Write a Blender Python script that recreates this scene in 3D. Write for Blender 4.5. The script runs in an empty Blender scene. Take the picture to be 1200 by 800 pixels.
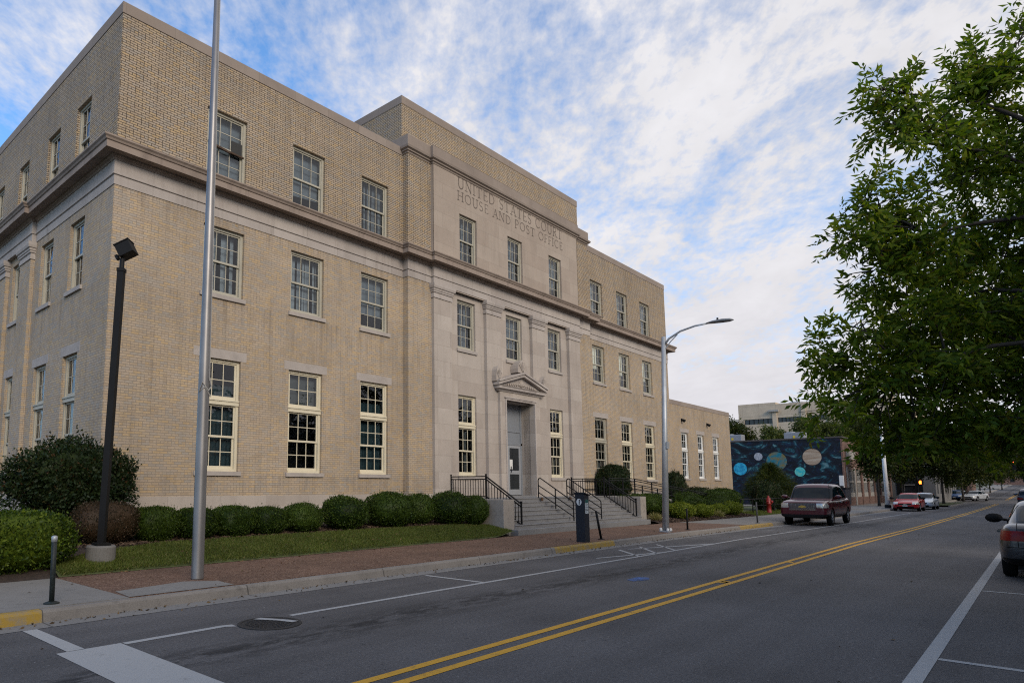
import bpy, math, random
import numpy as np
from mathutils import Vector, Matrix
SC = bpy.context.scene
COL = SC.collection
R = math.radians
rng = np.random.default_rng(7)
random.seed(7)

# ------------------------------------------------------------------ camera, sky, sun, exposure
cam_data = bpy.data.cameras.new("camera")
cam = bpy.data.objects.new("camera", cam_data); COL.objects.link(cam)
cam.location = (0, 0, 1.7)
cam.rotation_euler = (R(90 + 6.852), 0, R(44.425 - 90))
cam_data.sensor_width = 36; cam_data.lens = 775.85 * .03
cam_data.shift_x = (600 - 461.7) / 1200; cam_data.shift_y = (477.7 - 400) / 1200
cam_data.clip_end = 3000; cam_data.clip_start = .05
SC.camera = cam

SUN_EL, SUN_AZ = R(26), R(-113)          # azimuth measured from +X towards +Y
sun_dir = Vector((math.cos(SUN_EL) * math.cos(SUN_AZ), math.cos(SUN_EL) * math.sin(SUN_AZ), math.sin(SUN_EL)))
sun_data = bpy.data.lights.new("sun", 'SUN'); sun_data.energy = 2.2; sun_data.angle = R(24); sun_data.color = (1, .88, .73)
sun = bpy.data.objects.new("sun", sun_data); COL.objects.link(sun)
sun.rotation_euler = sun_dir.to_track_quat('Z', 'Y').to_euler()

world = bpy.data.worlds.new("World"); SC.world = world; world.use_nodes = True
SC.view_settings.view_transform = 'Standard'; SC.view_settings.look = 'None'
SC.view_settings.exposure = 0; SC.view_settings.gamma = 1; SC.view_settings.use_curve_mapping = False
SC.cycles.max_bounces = 8; SC.cycles.transparent_max_bounces = 12; SC.cycles.diffuse_bounces = 3
SC.cycles.caustics_reflective = False; SC.cycles.caustics_refractive = False
SC.cycles.use_denoising = False; SC.cycles.pixel_filter_type = 'BLACKMAN_HARRIS'; SC.cycles.filter_width = 1.15; SC.cycles.sample_clamp_indirect = 4


class NT:
    """small helper that writes node trees"""
    def __init__(s, tree): s.t = tree; s.t.nodes.clear()
    def n(s, typ, **kw):
        nd = s.t.nodes.new(typ)
        ins = kw.pop('i', {})
        for k, v in kw.items(): setattr(nd, k, v)
        for k, v in ins.items():
            if isinstance(v, (bpy.types.NodeSocket,)): s.t.links.new(v, nd.inputs[k])
            else: nd.inputs[k].default_value = v
        return nd
    def m(s, op, a, b=None, c=None):
        nd = s.t.nodes.new('ShaderNodeMath'); nd.operation = op
        for k, v in enumerate((a, b, c)):
            if v is None: continue
            if isinstance(v, bpy.types.NodeSocket): s.t.links.new(v, nd.inputs[k])
            else: nd.inputs[k].default_value = v
        return nd.outputs[0]
    def mix(s, f, a, b, mode='MIX'):
        nd = s.t.nodes.new('ShaderNodeMix'); nd.data_type = 'RGBA'; nd.blend_type = mode
        for k, v in ((0, f), (6, a), (7, b)):
            if isinstance(v, bpy.types.NodeSocket): s.t.links.new(v, nd.inputs[k])
            elif k == 0: nd.inputs[0].default_value = v
            else: nd.inputs[k].default_value = (*v, 1) if len(v) == 3 else v
        return nd.outputs[2]
    def ramp(s, f, stops, interp='LINEAR'):
        nd = s.t.nodes.new('ShaderNodeValToRGB'); nd.color_ramp.interpolation = interp
        e = nd.color_ramp.elements
        while len(e) < len(stops): e.new(.5)
        for k, (p, c) in enumerate(stops):
            e[k].position = p; e[k].color = (*c, 1) if not isinstance(c, (int, float)) else (c, c, c, 1)
        s.t.links.new(f, nd.inputs[0]); return nd.outputs[0]
    def noise(s, vec, scale, detail=4, rough=.55, dist=0):
        nd = s.n('ShaderNodeTexNoise', i={'Scale': scale, 'Detail': detail, 'Roughness': rough, 'Distortion': dist})
        if vec is not None: s.t.links.new(vec, nd.inputs['Vector'])
        return nd.outputs[0]
    def vec(s, x, y, z=0.0):
        nd = s.t.nodes.new('ShaderNodeCombineXYZ')
        for k, v in enumerate((x, y, z)):
            if isinstance(v, bpy.types.NodeSocket): s.t.links.new(v, nd.inputs[k])
            else: nd.inputs[k].default_value = v
        return nd.outputs[0]
    def pos(s):
        g = s.t.nodes.new('ShaderNodeNewGeometry'); sp = s.t.nodes.new('ShaderNodeSeparateXYZ')
        s.t.links.new(g.outputs['Position'], sp.inputs[0])
        return g.outputs['Position'], sp.outputs[0], sp.outputs[1], sp.outputs[2]
    def bump(s, h, strength=.3, dist=.01):
        return s.n('ShaderNodeBump', i={'Height': h, 'Strength': strength, 'Distance': dist}).outputs[0]
    def out(s, color, rough=.8, metal=0, normal=None, spec=.5, **kw):
        b = s.t.nodes.new('ShaderNodeBsdfPrincipled'); o = s.t.nodes.new('ShaderNodeOutputMaterial')
        for k, v in (('Base Color', color), ('Roughness', rough), ('Metallic', metal), ('Normal', normal), ('Specular IOR Level', spec), *kw.items()):
            if v is None: continue
            if isinstance(v, bpy.types.NodeSocket): s.t.links.new(v, b.inputs[k])
            elif k in ('Base Color', 'Emission Color'): b.inputs[k].default_value = (*v, 1)
            else: b.inputs[k].default_value = v
        s.t.links.new(b.outputs[0], o.inputs[0]); return b


def new_mat(name):
    m = bpy.data.materials.new(name); m.use_nodes = True
    return m, NT(m.node_tree)


def build_world():
    t = NT(world.node_tree)
    sky = t.n('ShaderNodeTexSky', sky_type='NISHITA', sun_disc=False)
    sky.sun_elevation = SUN_EL; sky.sun_rotation = math.pi / 2 - SUN_AZ
    sky.air_density = 1.0; sky.dust_density = .6; sky.ozone_density = 2.5
    tc = t.n('ShaderNodeTexCoord'); sp = t.n('ShaderNodeSeparateXYZ'); t.t.links.new(tc.outputs['Generated'], sp.inputs[0])
    z = t.m('MAXIMUM', sp.outputs[2], 0.0)
    k = t.m('ADD', z, .16)
    u = t.m('DIVIDE', sp.outputs[0], k); v = t.m('DIVIDE', sp.outputs[1], k)
    # stretched high cloud: sheet with streaks, broken by cells
    a = t.m('ADD', t.m('MULTIPLY', u, .80), t.m('MULTIPLY', v, .60)); b = t.m('SUBTRACT', t.m('MULTIPLY', v, .80), t.m('MULTIPLY', u, .60))
    p1 = t.vec(t.m('MULTIPLY', a, .75), t.m('MULTIPLY', b, 1.0), SEED)
    big = t.noise(p1, 1.25, 3, .5, .4)
    fine = t.noise(t.vec(t.m('MULTIPLY', a, 1.0), t.m('MULTIPLY', b, 1.25), 8.0), 3.4, 8, .6, .3)
    cell = t.noise(t.vec(t.m('MULTIPLY', a, .9), t.m('MULTIPLY', b, 1.3), 1.0), 25.0, 4, .6, .12)
    d = t.m('ADD', t.m('ADD', t.m('MULTIPLY', big, 1.0), t.m('MULTIPLY', fine, .75)), t.m('MULTIPLY', cell, .50))
    # more cover towards the street's end (+X), clearer behind the building
    side = t.m('MULTIPLY', t.m('SUBTRACT', sp.outputs[0], sp.outputs[1]), .25)
    d = t.m('ADD', d, side)
    cover = t.ramp(d, [(.86, 0.0), (.99, .55), (1.16, 1.0)]) if False else t.n('ShaderNodeMapRange', i={'Value': d, 'From Min': CL0, 'From Max': CL1, 'To Min': .03, 'To Max': 1.0}).outputs[0]
    cover = t.m('POWER', cover, 1.15)
    shade = t.n('ShaderNodeMapRange', i={'Value': fine, 'From Min': .3, 'From Max': .7, 'To Min': .86, 'To Max': 1.05}).outputs[0]
    ccol = t.mix(1.0, CLOUD, t.vec(shade, shade, shade), 'MULTIPLY')
    low = t.n('ShaderNodeMapRange', i={'Value': z, 'From Min': .02, 'From Max': .34, 'To Min': 1.0, 'To Max': 0.0}).outputs[0]
    blue = t.mix(1.0, sky.outputs[0], SKYGAIN, 'MULTIPLY')
    col = t.mix(cover, blue, ccol)
    col = t.mix(t.m('MULTIPLY', low, .62), col, HORIZ)
    bg = t.n('ShaderNodeBackground', i={'Color': col, 'Strength': .1})
    o = t.n('ShaderNodeOutputWorld'); t.t.links.new(bg.outputs[0], o.inputs[0])
SEED = 3.1
CL0, CL1 = .86, 1.29
CLOUD = (8.3, 8.2, 8.5); SKYGAIN = (1.5, 2.15, 2.6); HORIZ = (7.3, 7.1, 7.7)
build_world()


# ------------------------------------------------------------------ mesh helpers
class MB:
    def __init__(s): s.v = []; s.f = []
    def quad(s, a, b, c, d):
        n = len(s.v); s.v += [tuple(a), tuple(b), tuple(c), tuple(d)]; s.f.append((n, n + 1, n + 2, n + 3)); return s
    def poly(s, pts):
        n = len(s.v); s.v += [tuple(p) for p in pts]; s.f.append(tuple(range(n, n + len(pts)))); return s
    def box(s, x0, x1, y0, y1, z0, z1, M=None):
        n = len(s.v)
        P = [(x, y, z) for z in (z0, z1) for y in (y0, y1) for x in (x0, x1)]
        if M is not None: P = [tuple(M @ Vector(p)) for p in P]
        s.v += P
        for f in ((0, 2, 3, 1), (4, 5, 7, 6), (0, 1, 5, 4), (2, 6, 7, 3), (0, 4, 6, 2), (1, 3, 7, 5)):
            s.f.append(tuple(n + k for k in f))
        return s
    def tube(s, pts, r, seg=8, cap=True, flat=False):
        pts = [Vector(p) for p in pts]; rs = r if isinstance(r, (list, tuple)) else [r] * len(pts)
        n0 = len(s.v); prev = None
        for k, p in enumerate(pts):
            if k == 0: d = pts[1] - p
            elif k == len(pts) - 1: d = p - pts[k - 1]
            else: d = (pts[k + 1] - p).normalized() + (p - pts[k - 1]).normalized()
            if d.length < 1e-9: d = Vector((0, 0, 1))
            d.normalize()
            if prev is None:
                a = Vector((0, 0, 1)) if abs(d.z) < .9 else Vector((1, 0, 0)); x = d.cross(a).normalized()
            else:
                x = (prev - d * prev.dot(d)).normalized()
            prev = x; y = d.cross(x)
            for q in range(seg):
                an = 2 * math.pi * q / seg
                s.v.append(tuple(p + (x * math.cos(an) + y * math.sin(an)) * rs[k]))
        for k in range(len(pts) - 1):
            for q in range(seg):
                a = n0 + k * seg + q; b = n0 + k * seg + (q + 1) % seg
                s.f.append((a, b, b + seg, a + seg))
        if cap:
            s.f.append(tuple(n0 + q for q in range(seg))[::-1]); e = n0 + (len(pts) - 1) * seg
            s.f.append(tuple(e + q for q in range(seg)))
        return s
    def bar(s, a, b, w, h):
        """rectangular bar from a to b"""
        a = Vector(a); b = Vector(b); d = (b - a).normalized()
        up = Vector((0, 0, 1)) if abs(d.z) < .95 else Vector((1, 0, 0))
        x = d.cross(up).normalized() * (w / 2); y = d.cross(x).normalized() * (h / 2)
        n = len(s.v)
        for p in (a, b): s.v += [tuple(p - x - y), tuple(p + x - y), tuple(p + x + y), tuple(p - x + y)]
        for f in ((0, 3, 2, 1), (4, 5, 6, 7), (0, 1, 5, 4), (1, 2, 6, 5), (2, 3, 7, 6), (3, 0, 4, 7)): s.f.append(tuple(n + k for k in f))
        return s
    def lathe(s, prof, seg=24, c=(0, 0), M=None):
        n = len(s.v)
        for r, z in prof:
            for q in range(seg):
                an = 2 * math.pi * q / seg; p = (c[0] + r * math.cos(an), c[1] + r * math.sin(an), z)
                s.v.append(p if M is None else tuple(M @ Vector(p)))
        for k in range(len(prof) - 1):
            for q in range(seg):
                a = n + k * seg + q; b = n + k * seg + (q + 1) % seg; s.f.append((a, b, b + seg, a + seg))
        s.f.append(tuple(n + q for q in range(seg))[::-1]); e = n + (len(prof) - 1) * seg; s.f.append(tuple(e + q for q in range(seg)))
        return s
    def profile(s, path, prof, cap=True):
        """sweep a closed profile [(offset outward, z)] along an XY path with mitred corners; outward is right of the path"""
        P = [Vector((p[0], p[1])) for p in path]; N = []
        for a, b in zip(P[:-1], P[1:]):
            d = (b - a).normalized(); N.append(Vector((d.y, -d.x)))
        n0 = len(s.v); m = len(prof)
        for k, p in enumerate(P):
            if k == 0: o = N[0]
            elif k == len(P) - 1: o = N[-1]
            else: o = (N[k - 1] + N[k]) / max(.2, 1 + N[k - 1].dot(N[k]))
            for q, z in prof: s.v.append((p.x + o.x * q, p.y + o.y * q, z))
        for k in range(len(P) - 1):
            for q in range(m):
                a = n0 + k * m + q; b = n0 + k * m + (q + 1) % m
                s.f.append((a, a + m, b + m, b))
        if cap:
            s.f.append(tuple(n0 + q for q in range(m))); e = n0 + (len(P) - 1) * m; s.f.append(tuple(e + q for q in range(m))[::-1])
        return s
    def wall(s, p0, p1, z0, z1, holes, depth=.2):
        """vertical wall from p0 to p1 (outward = right of the direction) with holes (u0,u1,z0,z1) and their reveals"""
        p0 = Vector((*p0, 0)); p1 = Vector((*p1, 0)); L = (p1 - p0).length; d = (p1 - p0) / L; o = Vector((d.y, -d.x, 0))
        us = sorted({0, L, *[h[0] for h in holes], *[h[1] for h in holes]}); zs = sorted({z0, z1, *[h[2] for h in holes], *[h[3] for h in holes]})
        P = lambda u, z, b=0: p0 + d * u - o * b + Vector((0, 0, z))
        for ua, ub in zip(us[:-1], us[1:]):
            for za, zb in zip(zs[:-1], zs[1:]):
                um, zm = (ua + ub) / 2, (za + zb) / 2
                if any(h[0] < um < h[1] and h[2] < zm < h[3] for h in holes): continue
                s.quad(P(ua, za), P(ub, za), P(ub, zb), P(ua, zb))
        for a, b, c, e in holes:
            s.quad(P(a, c), P(a, e), P(a, e, depth), P(a, c, depth)); s.quad(P(b, c, depth), P(b, e, depth), P(b, e), P(b, c))
            s.quad(P(a, e), P(b, e), P(b, e, depth), P(a, e, depth)); s.quad(P(a, c, depth), P(b, c, depth), P(b, c), P(a, c))
        return s
    def mesh(s, name, mat, smooth=False):
        me = bpy.data.meshes.new(name); me.from_pydata(s.v, [], s.f); me.materials.append(mat)
        if smooth: me.polygons.foreach_set('use_smooth', [True] * len(me.polygons))
        me.update(); return me
    def build(s, name, mat, parent=None, smooth=False, loc=(0, 0, 0), bevel=0):
        o = bpy.data.objects.new(name, s.mesh(name, mat, smooth)); COL.objects.link(o); o.location = loc
        if parent is not None: o.parent = parent
        if bevel:
            md = o.modifiers.new('bevel', 'BEVEL'); md.width = bevel; md.segments = 2; md.limit_method = 'ANGLE'
        return o


def tag(o, label=None, cat=None, group=None, kind=None):
    if label: o['label'] = label
    if cat: o['category'] = cat
    if group: o['group'] = group
    if kind: o['kind'] = kind
    return o

def thing(name, label, cat, loc=(0, 0, 0), rz=0, group=None):
    o = bpy.data.objects.new(name, None); COL.objects.link(o); o.location = loc; o.rotation_euler = (0, 0, rz); o.empty_display_size = .2
    return tag(o, label, cat, group)

def place(mesh, name, parent=None, loc=(0, 0, 0), rz=0, scale=None):
    o = bpy.data.objects.new(name, mesh); COL.objects.link(o); o.location = loc; o.rotation_euler = (0, 0, rz)
    if scale is not None: o.scale = scale
    if parent is not None: o.parent = parent
    return o

def copy_tree(o, parent=None):
    c = o.copy(); COL.objects.link(c)
    if parent is not None: c.parent = parent
    for ch in list(o.children): copy_tree(ch, c)
    return c

def np_mesh(name, V, F, mat, smooth=False):
    """quads/tris from numpy arrays"""
    me = bpy.data.meshes.new(name); nv, nf, k = len(V), len(F), F.shape[1]
    me.vertices.add(nv); me.vertices.foreach_set('co', np.ascontiguousarray(V, np.float32).ravel())
    me.loops.add(nf * k); me.loops.foreach_set('vertex_index', np.ascontiguousarray(F, np.int32).ravel())
    me.polygons.add(nf); me.polygons.foreach_set('loop_start', np.arange(0, nf * k, k, dtype=np.int32))
    try: me.polygons.foreach_set('loop_total', np.full(nf, k, np.int32))
    except Exception: pass
    if smooth: me.polygons.foreach_set('use_smooth', np.ones(nf, bool))
    me.update(calc_edges=True); me.validate(); me.materials.append(mat); return me

_gk = [(-400, 0), (24, 0), (38, -.10), (60, -.17), (80, -.22), (120, -.2), (200, .6), (420, 4), (1500, 14)]
def gz(x):
    return float(np.interp(x, [k[0] for k in _gk], [k[1] for k in _gk]))

# ------------------------------------------------------------------ materials
def plain(name, col, rough=.6, metal=0, var=.12, scale=6, spec=.5, bump=0, **kw):
    m, t = new_mat(name); P, x, y, z = t.pos()
    n = t.noise(P, scale, 5, .6)
    f = t.n('ShaderNodeMapRange', i={'Value': n, 'From Min': .25, 'From Max': .75, 'To Min': 1 - var, 'To Max': 1 + var}).outputs[0]
    c = t.mix(1.0, col, t.vec(f, f, f), 'MULTIPLY')
    nb = t.bump(t.noise(P, scale * 12, 3), bump, .01) if bump else None
    t.out(c, rough, metal, nb, spec, **kw); return m

def brick_mat(name, ramp, mortar, mortar_shade_up, zup=10.5, bw=.2032, bh=.0677, header=6):
    m, t = new_mat(name); P, x, y, z = t.pos()
    u = t.m('ADD', x, y)
    row = t.m('FLOOR', t.m('DIVIDE', z, bh))
    isH = t.m('LESS_THAN', t.m('FLOORED_MODULO', row, float(header)), .5)
    w = t.m('SUBTRACT', bw, t.m('MULTIPLY', isH, bw / 2))
    sh = t.m('MULTIPLY', t.m('FLOORED_MODULO', row, 2.0), t.m('MULTIPLY', w, .5))
    uu = t.m('DIVIDE', t.m('ADD', u, sh), w)
    col = t.m('FLOOR', uu); fu = t.m('MULTIPLY', t.m('FRACT', uu), w); fz = t.m('MULTIPLY', t.m('FRACT', t.m('DIVIDE', z, bh)), bh)
    upz = t.m('MULTIPLY', t.m('GREATER_THAN', z, zup), .006)  # wider joints higher up, to hold the shade painted under each brick
    mor = t.m('MAXIMUM', t.m('LESS_THAN', fu, t.m('ADD', .010, upz)), t.m('LESS_THAN', fz, t.m('ADD', .012, upz)))
    wn = t.n('ShaderNodeTexWhiteNoise', noise_dimensions='3D'); t.t.links.new(t.vec(col, row, 0.0), wn.inputs['Vector'])
    c = t.ramp(wn.outputs['Value'], ramp)
    big = t.noise(P, .45, 4, .6); patch = t.noise(P, 2.2, 3, .5)
    sh2 = t.n('ShaderNodeMapRange', i={'Value': t.m('ADD', big, t.m('MULTIPLY', patch, .5)), 'From Min': .5, 'From Max': 1.0, 'To Min': .86, 'To Max': 1.12}).outputs[0]
    c = t.mix(1.0, c, t.vec(sh2, sh2, sh2), 'MULTIPLY')
    up = t.n('ShaderNodeMapRange', i={'Value': t.m('ADD', z, t.m('MULTIPLY', patch, .6)), 'From Min': zup, 'From Max': zup + .6, 'To Min': 0.0, 'To Max': 1.0}).outputs[0]
    mc = t.mix(up, mortar, mortar_shade_up)
    # rain streaks: narrow, long, vertical
    st = t.noise(t.vec(t.m('MULTIPLY', u, 3.0), t.m('MULTIPLY', z, .16), 0.0), 1.6, 5, .7)
    st = t.n('ShaderNodeMapRange', i={'Value': st, 'From Min': .52, 'From Max': .75, 'To Min': 1.0, 'To Max': .74}).outputs[0]
    # grey run-off stains hanging from the sills and the frieze
    ro = t.noise(t.vec(t.m('MULTIPLY', u, 2.4), t.m('MULTIPLY', z, .10), 9.0), 2.6, 5, .7); tot = None
    for top, ln in ((7.06, 1.5), (2.04, .7), (9.46, .8), (14.24, 1.6)):
        bnd = t.n('ShaderNodeMapRange', i={'Value': t.m('SUBTRACT', top, z), 'From Min': 0.0, 'From Max': ln, 'To Min': 1.0, 'To Max': 0.0}).outputs[0]
        bnd = t.m('MULTIPLY', bnd, t.m('LESS_THAN', z, top)); tot = bnd if tot is None else t.m('MAXIMUM', tot, bnd)
    ro = t.m('MULTIPLY', t.n('ShaderNodeMapRange', i={'Value': ro, 'From Min': .46, 'From Max': .68, 'To Min': 0.0, 'To Max': .42}).outputs[0], tot)
    c = t.mix(mor, c, mc); c = t.mix(1.0, c, t.vec(st, st, st), 'MULTIPLY'); c = t.mix(ro, c, (.12, .10, .085))
    nb = t.bump(t.m('ADD', t.m('SUBTRACT', 1.0, mor), t.m('MULTIPLY', t.noise(P, 60, 2), .3)), .5, .008)
    t.out(c, .88, 0, nb, .3); return m

def stone_mat(name, c1, c2, bw=1.6, bh=.58, joint=.012, stain=.25, zoff=0.0, grime=(.16, .13, .11)):
    m, t = new_mat(name); P, x, y, z = t.pos()
    u = t.m('ADD', x, y); zz = t.m('ADD', z, zoff)
    row = t.m('FLOOR', t.m('DIVIDE', zz, bh)); sh = t.m('MULTIPLY', t.m('FLOORED_MODULO', row, 2.0), bw * .5)
    uu = t.m('DIVIDE', t.m('ADD', u, sh), bw); col = t.m('FLOOR', uu)
    fu = t.m('MULTIPLY', t.m('FRACT', uu), bw); fz = t.m('MULTIPLY', t.m('FRACT', t.m('DIVIDE', zz, bh)), bh)
    mor = t.m('MAXIMUM', t.m('LESS_THAN', fu, joint), t.m('LESS_THAN', fz, joint))
    wn = t.n('ShaderNodeTexWhiteNoise', noise_dimensions='3D'); t.t.links.new(t.vec(col, row, 3.0), wn.inputs['Vector'])
    c = t.mix(wn.outputs['Value'], c1, c2)
    n1 = t.noise(P, 1.1, 6, .65); n2 = t.noise(P, 35, 3, .6)
    f = t.n('ShaderNodeMapRange', i={'Value': t.m('ADD', n1, t.m('MULTIPLY', n2, .35)), 'From Min': .4, 'From Max': 1.0, 'To Min': .86, 'To Max': 1.12}).outputs[0]
    c = t.mix(1.0, c, t.vec(f, f, f), 'MULTIPLY')
    st = t.noise(t.vec(t.m('MULTIPLY', u, 2.2), t.m('MULTIPLY', z, .22), 5.0), 1.7, 6, .7)
    st = t.n('ShaderNodeMapRange', i={'Value': st, 'From Min': .5, 'From Max': .78, 'To Min': 0.0, 'To Max': stain}).outputs[0]
    c = t.mix(st, c, grime); c = t.mix(t.m('MULTIPLY', mor, .45), c, (.15, .13, .11))
    t.out(c, .85, 0, t.bump(n2, .25, .006), .3); return m

BUFF = [(0, (.365, .282, .198)), (.25, (.42, .332, .238)), (.45, (.385, .312, .24)), (.62, (.345, .304, .256)), (.8, (.425, .33, .222)), (1, (.445, .325, .19))]
M = {}
M['brick'] = brick_mat('buff_brick', BUFF, (.23, .192, .155), (.068, .053, .041))  # upper mortar is darkened: shade of the raked joints put into its colour
M['brick_annex'] = brick_mat('annex_brick', [(a, (c[0] * .98, c[1] * .97, c[2] * .96)) for a, c in BUFF], (.25, .20, .15), (.25, .20, .15))
M['stone'] = stone_mat('limestone', (.365, .315, .275), (.43, .38, .335), 1.55, .60, zoff=.12)
M['stone_up'] = stone_mat('weathered_limestone', (.335, .275, .228), (.38, .32, .268), 1.5, .62, stain=.3)
M['frieze'] = stone_mat('frieze_limestone', (.36, .32, .295), (.44, .395, .36), 1.3, 2.0, joint=.015, stain=.45, zoff=1.2)
M['coping'] = stone_mat('coping_stone', (.25, .205, .175), (.29, .24, .205), 1.4, 9, joint=.015, stain=.4)
M['cornice'] = stone_mat('cornice_stone', (.27, .215, .18), (.31, .25, .21), 1.6, 9, joint=.012, stain=.6, grime=(.09, .07, .06))
M['sill'] = plain('sill_stone', (.36, .32, .29), .85, var=.15, scale=3)
M['letters'] = plain('letter_shade', (.13, .104, .088), .9, var=.2, scale=5)  # dark tone stands for the shade inside cut letters
M['cream'] = plain('cream_paint', (.62, .56, .42), .55, var=.07, scale=2)
M['ivory'] = plain('ivory_paint', (.39, .365, .295), .55, var=.1, scale=3)
M['white_paint'] = plain('white_paint', (.72, .72, .70), .5, var=.07, scale=2)
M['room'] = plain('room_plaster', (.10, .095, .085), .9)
M['roof'] = plain('roof_felt', (.16, .155, .15), .9)

def glass_mat(name, tint=(.55, .62, .66), k=.015):
    m, t = new_mat(name); P, x, y, z = t.pos()
    nb = t.bump(t.noise(P, 2.6, 2), .6, .03)
    g = t.n('ShaderNodeBsdfGlossy', i={'Color': (.95, .97, 1, 1), 'Roughness': .02}); t.t.links.new(nb, g.inputs['Normal'])
    tr = t.n('ShaderNodeBsdfTransparent', i={'Color': (*tint, 1)})
    fr = t.n('ShaderNodeFresnel', i={'IOR': 1.52}); t.t.links.new(nb, fr.inputs['Normal'])
    f = t.m('ADD', fr.outputs[0], k)
    mx = t.n('ShaderNodeMixShader'); t.t.links.new(f, mx.inputs[0]); t.t.links.new(tr.outputs[0], mx.inputs[1]); t.t.links.new(g.outputs[0], mx.inputs[2])
    o = t.n('ShaderNodeOutputMaterial'); t.t.links.new(mx.outputs[0], o.inputs[0]); return m
M['glass'] = glass_mat('window_glass')
M['glass_far'] = plain('dark_window_glass', (.02, .024, .028), .08, var=.3, scale=.8)
for k, c in dict(blind_grey=(.42, .44, .48), blind_white=(.70, .71, .74), blind_cream=(.85, .80, .66), curtain_teal=(.065, .115, .13), curtain_grey=(.24, .235, .225), dark_item=(.03, .03, .03)).items():
    M[k] = plain(k, c, .8, var=.12, scale=4)
M['blind_cream'] = plain('lit_cream_blind', (.85, .80, .66), .8, var=.12, scale=4, **{'Emission Color': (1, .86, .62), 'Emission Strength': .55})
M['black_metal'] = plain('black_paint_metal', (.008, .008, .0085), .6, var=.2, spec=.2)
M['steel'] = plain('brushed_aluminium', (.23, .222, .22), .42, .6, var=.2, scale=1.2)
M['galv'] = plain('galvanised_steel', (.40, .42, .44), .5, .5, var=.2, scale=2)
M['door_grey'] = plain('grey_door_metal', (.24, .26, .29), .45, .2, var=.06)

# ------------------------------------------------------------------ setting: ground, road, kerbs, pavements, markings
def asphalt():
    m, t = new_mat("asphalt"); P, x, y, z = t.pos()
    n = t.m('ADD', t.m('MULTIPLY', t.noise(P, 85, 3, .7), .62), t.m('MULTIPLY', t.noise(P, 26, 4, .75), .38)); n2 = t.noise(P, .35, 5, .6); n3 = t.noise(t.vec(t.m('MULTIPLY', x, .12), t.m('MULTIPLY', y, 1.6), 0.0), 1.0, 4, .6)
    c = t.ramp(n, [(.3, (.048, .0455, .046)), (.5, (.094, .089, .089)), (.68, (.22, .21, .205))])
    f = t.n('ShaderNodeMapRange', i={'Value': t.m('ADD', n2, t.m('MULTIPLY', n3, .7)), 'From Min': .55, 'From Max': 1.15, 'To Min': .58, 'To Max': 1.22}).outputs[0]
    c = t.mix(1.0, c, t.vec(f, f, f), 'MULTIPLY')
    sp_ = t.noise(P, 11, 2, .5); c = t.mix(t.m('MULTIPLY', t.m('GREATER_THAN', sp_, .70), .5), c, (.025, .024, .024)); c = t.mix(t.m('MULTIPLY', t.m('GREATER_THAN', t.noise(P, 19, 2, .5), .735), .7), c, (.30, .29, .28))
    # oil drips along the middle of the near lane, ragged
    dy = t.m('ABSOLUTE', t.m('SUBTRACT', y, t.m('ADD', 6.15, t.m('MULTIPLY', t.noise(P, .25, 2), .3))))
    band = t.n('ShaderNodeMapRange', i={'Value': dy, 'From Min': .05, 'From Max': .55, 'To Min': 1.0, 'To Max': 0.0}).outputs[0]
    rag = t.noise(t.vec(t.m('MULTIPLY', x, 1.1), t.m('MULTIPLY', y, 3.4), 2.0), 1.7, 7, .72)
    oil = t.m('MULTIPLY', band, t.n('ShaderNodeMapRange', i={'Value': rag, 'From Min': .42, 'From Max': .55, 'To Min': 0.0, 'To Max': .88}).outputs[0])
    c = t.mix(oil, c, (.018, .017, .017))
    # fine cracks
    vo = t.n('ShaderNodeTexVoronoi', feature='DISTANCE_TO_EDGE', i={'Scale': .22}); t.t.links.new(t.n('ShaderNodeVectorMath', operation='ADD', i={0: P, 1: t.n('ShaderNodeTexNoise', i={'Scale': .8, 'Detail': 4.0}).outputs['Color']}).outputs[0], vo.inputs['Vector'])
    cr = t.m('MULTIPLY', t.m('LESS_THAN', vo.outputs['Distance'], .0022), .22)
    t.out(c, .82, 0, t.bump(n, .5, .012), .35); return m

def concrete(name, c1, c2, joint=None):
    m, t = new_mat(name); P, x, y, z = t.pos()
    n = t.noise(P, 1.3, 6, .65); n2 = t.noise(P, 70, 2, .6); st = t.noise(P, 5, 6, .7)
    c = t.mix(n, c1, c2)
    f = t.n('ShaderNodeMapRange', i={'Value': n2, 'From Min': .3, 'From Max': .7, 'To Min': .85, 'To Max': 1.15}).outputs[0]
    c = t.mix(1.0, c, t.vec(f, f, f), 'MULTIPLY')
    d = t.n('ShaderNodeMapRange', i={'Value': st, 'From Min': .55, 'From Max': .75, 'To Min': 0.0, 'To Max': .55}).outputs[0]
    c = t.mix(d, c, (.07, .062, .055))
    if joint:
        j = t.m('LESS_THAN', t.m('FRACT', t.m('DIVIDE', x, joint)), .012 / joint * 2)
        c = t.mix(t.m('MULTIPLY', j, .7), c, (.05, .045, .04))
    t.out(c, .88, 0, t.bump(n2, .3, .006), .3); return m

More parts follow.
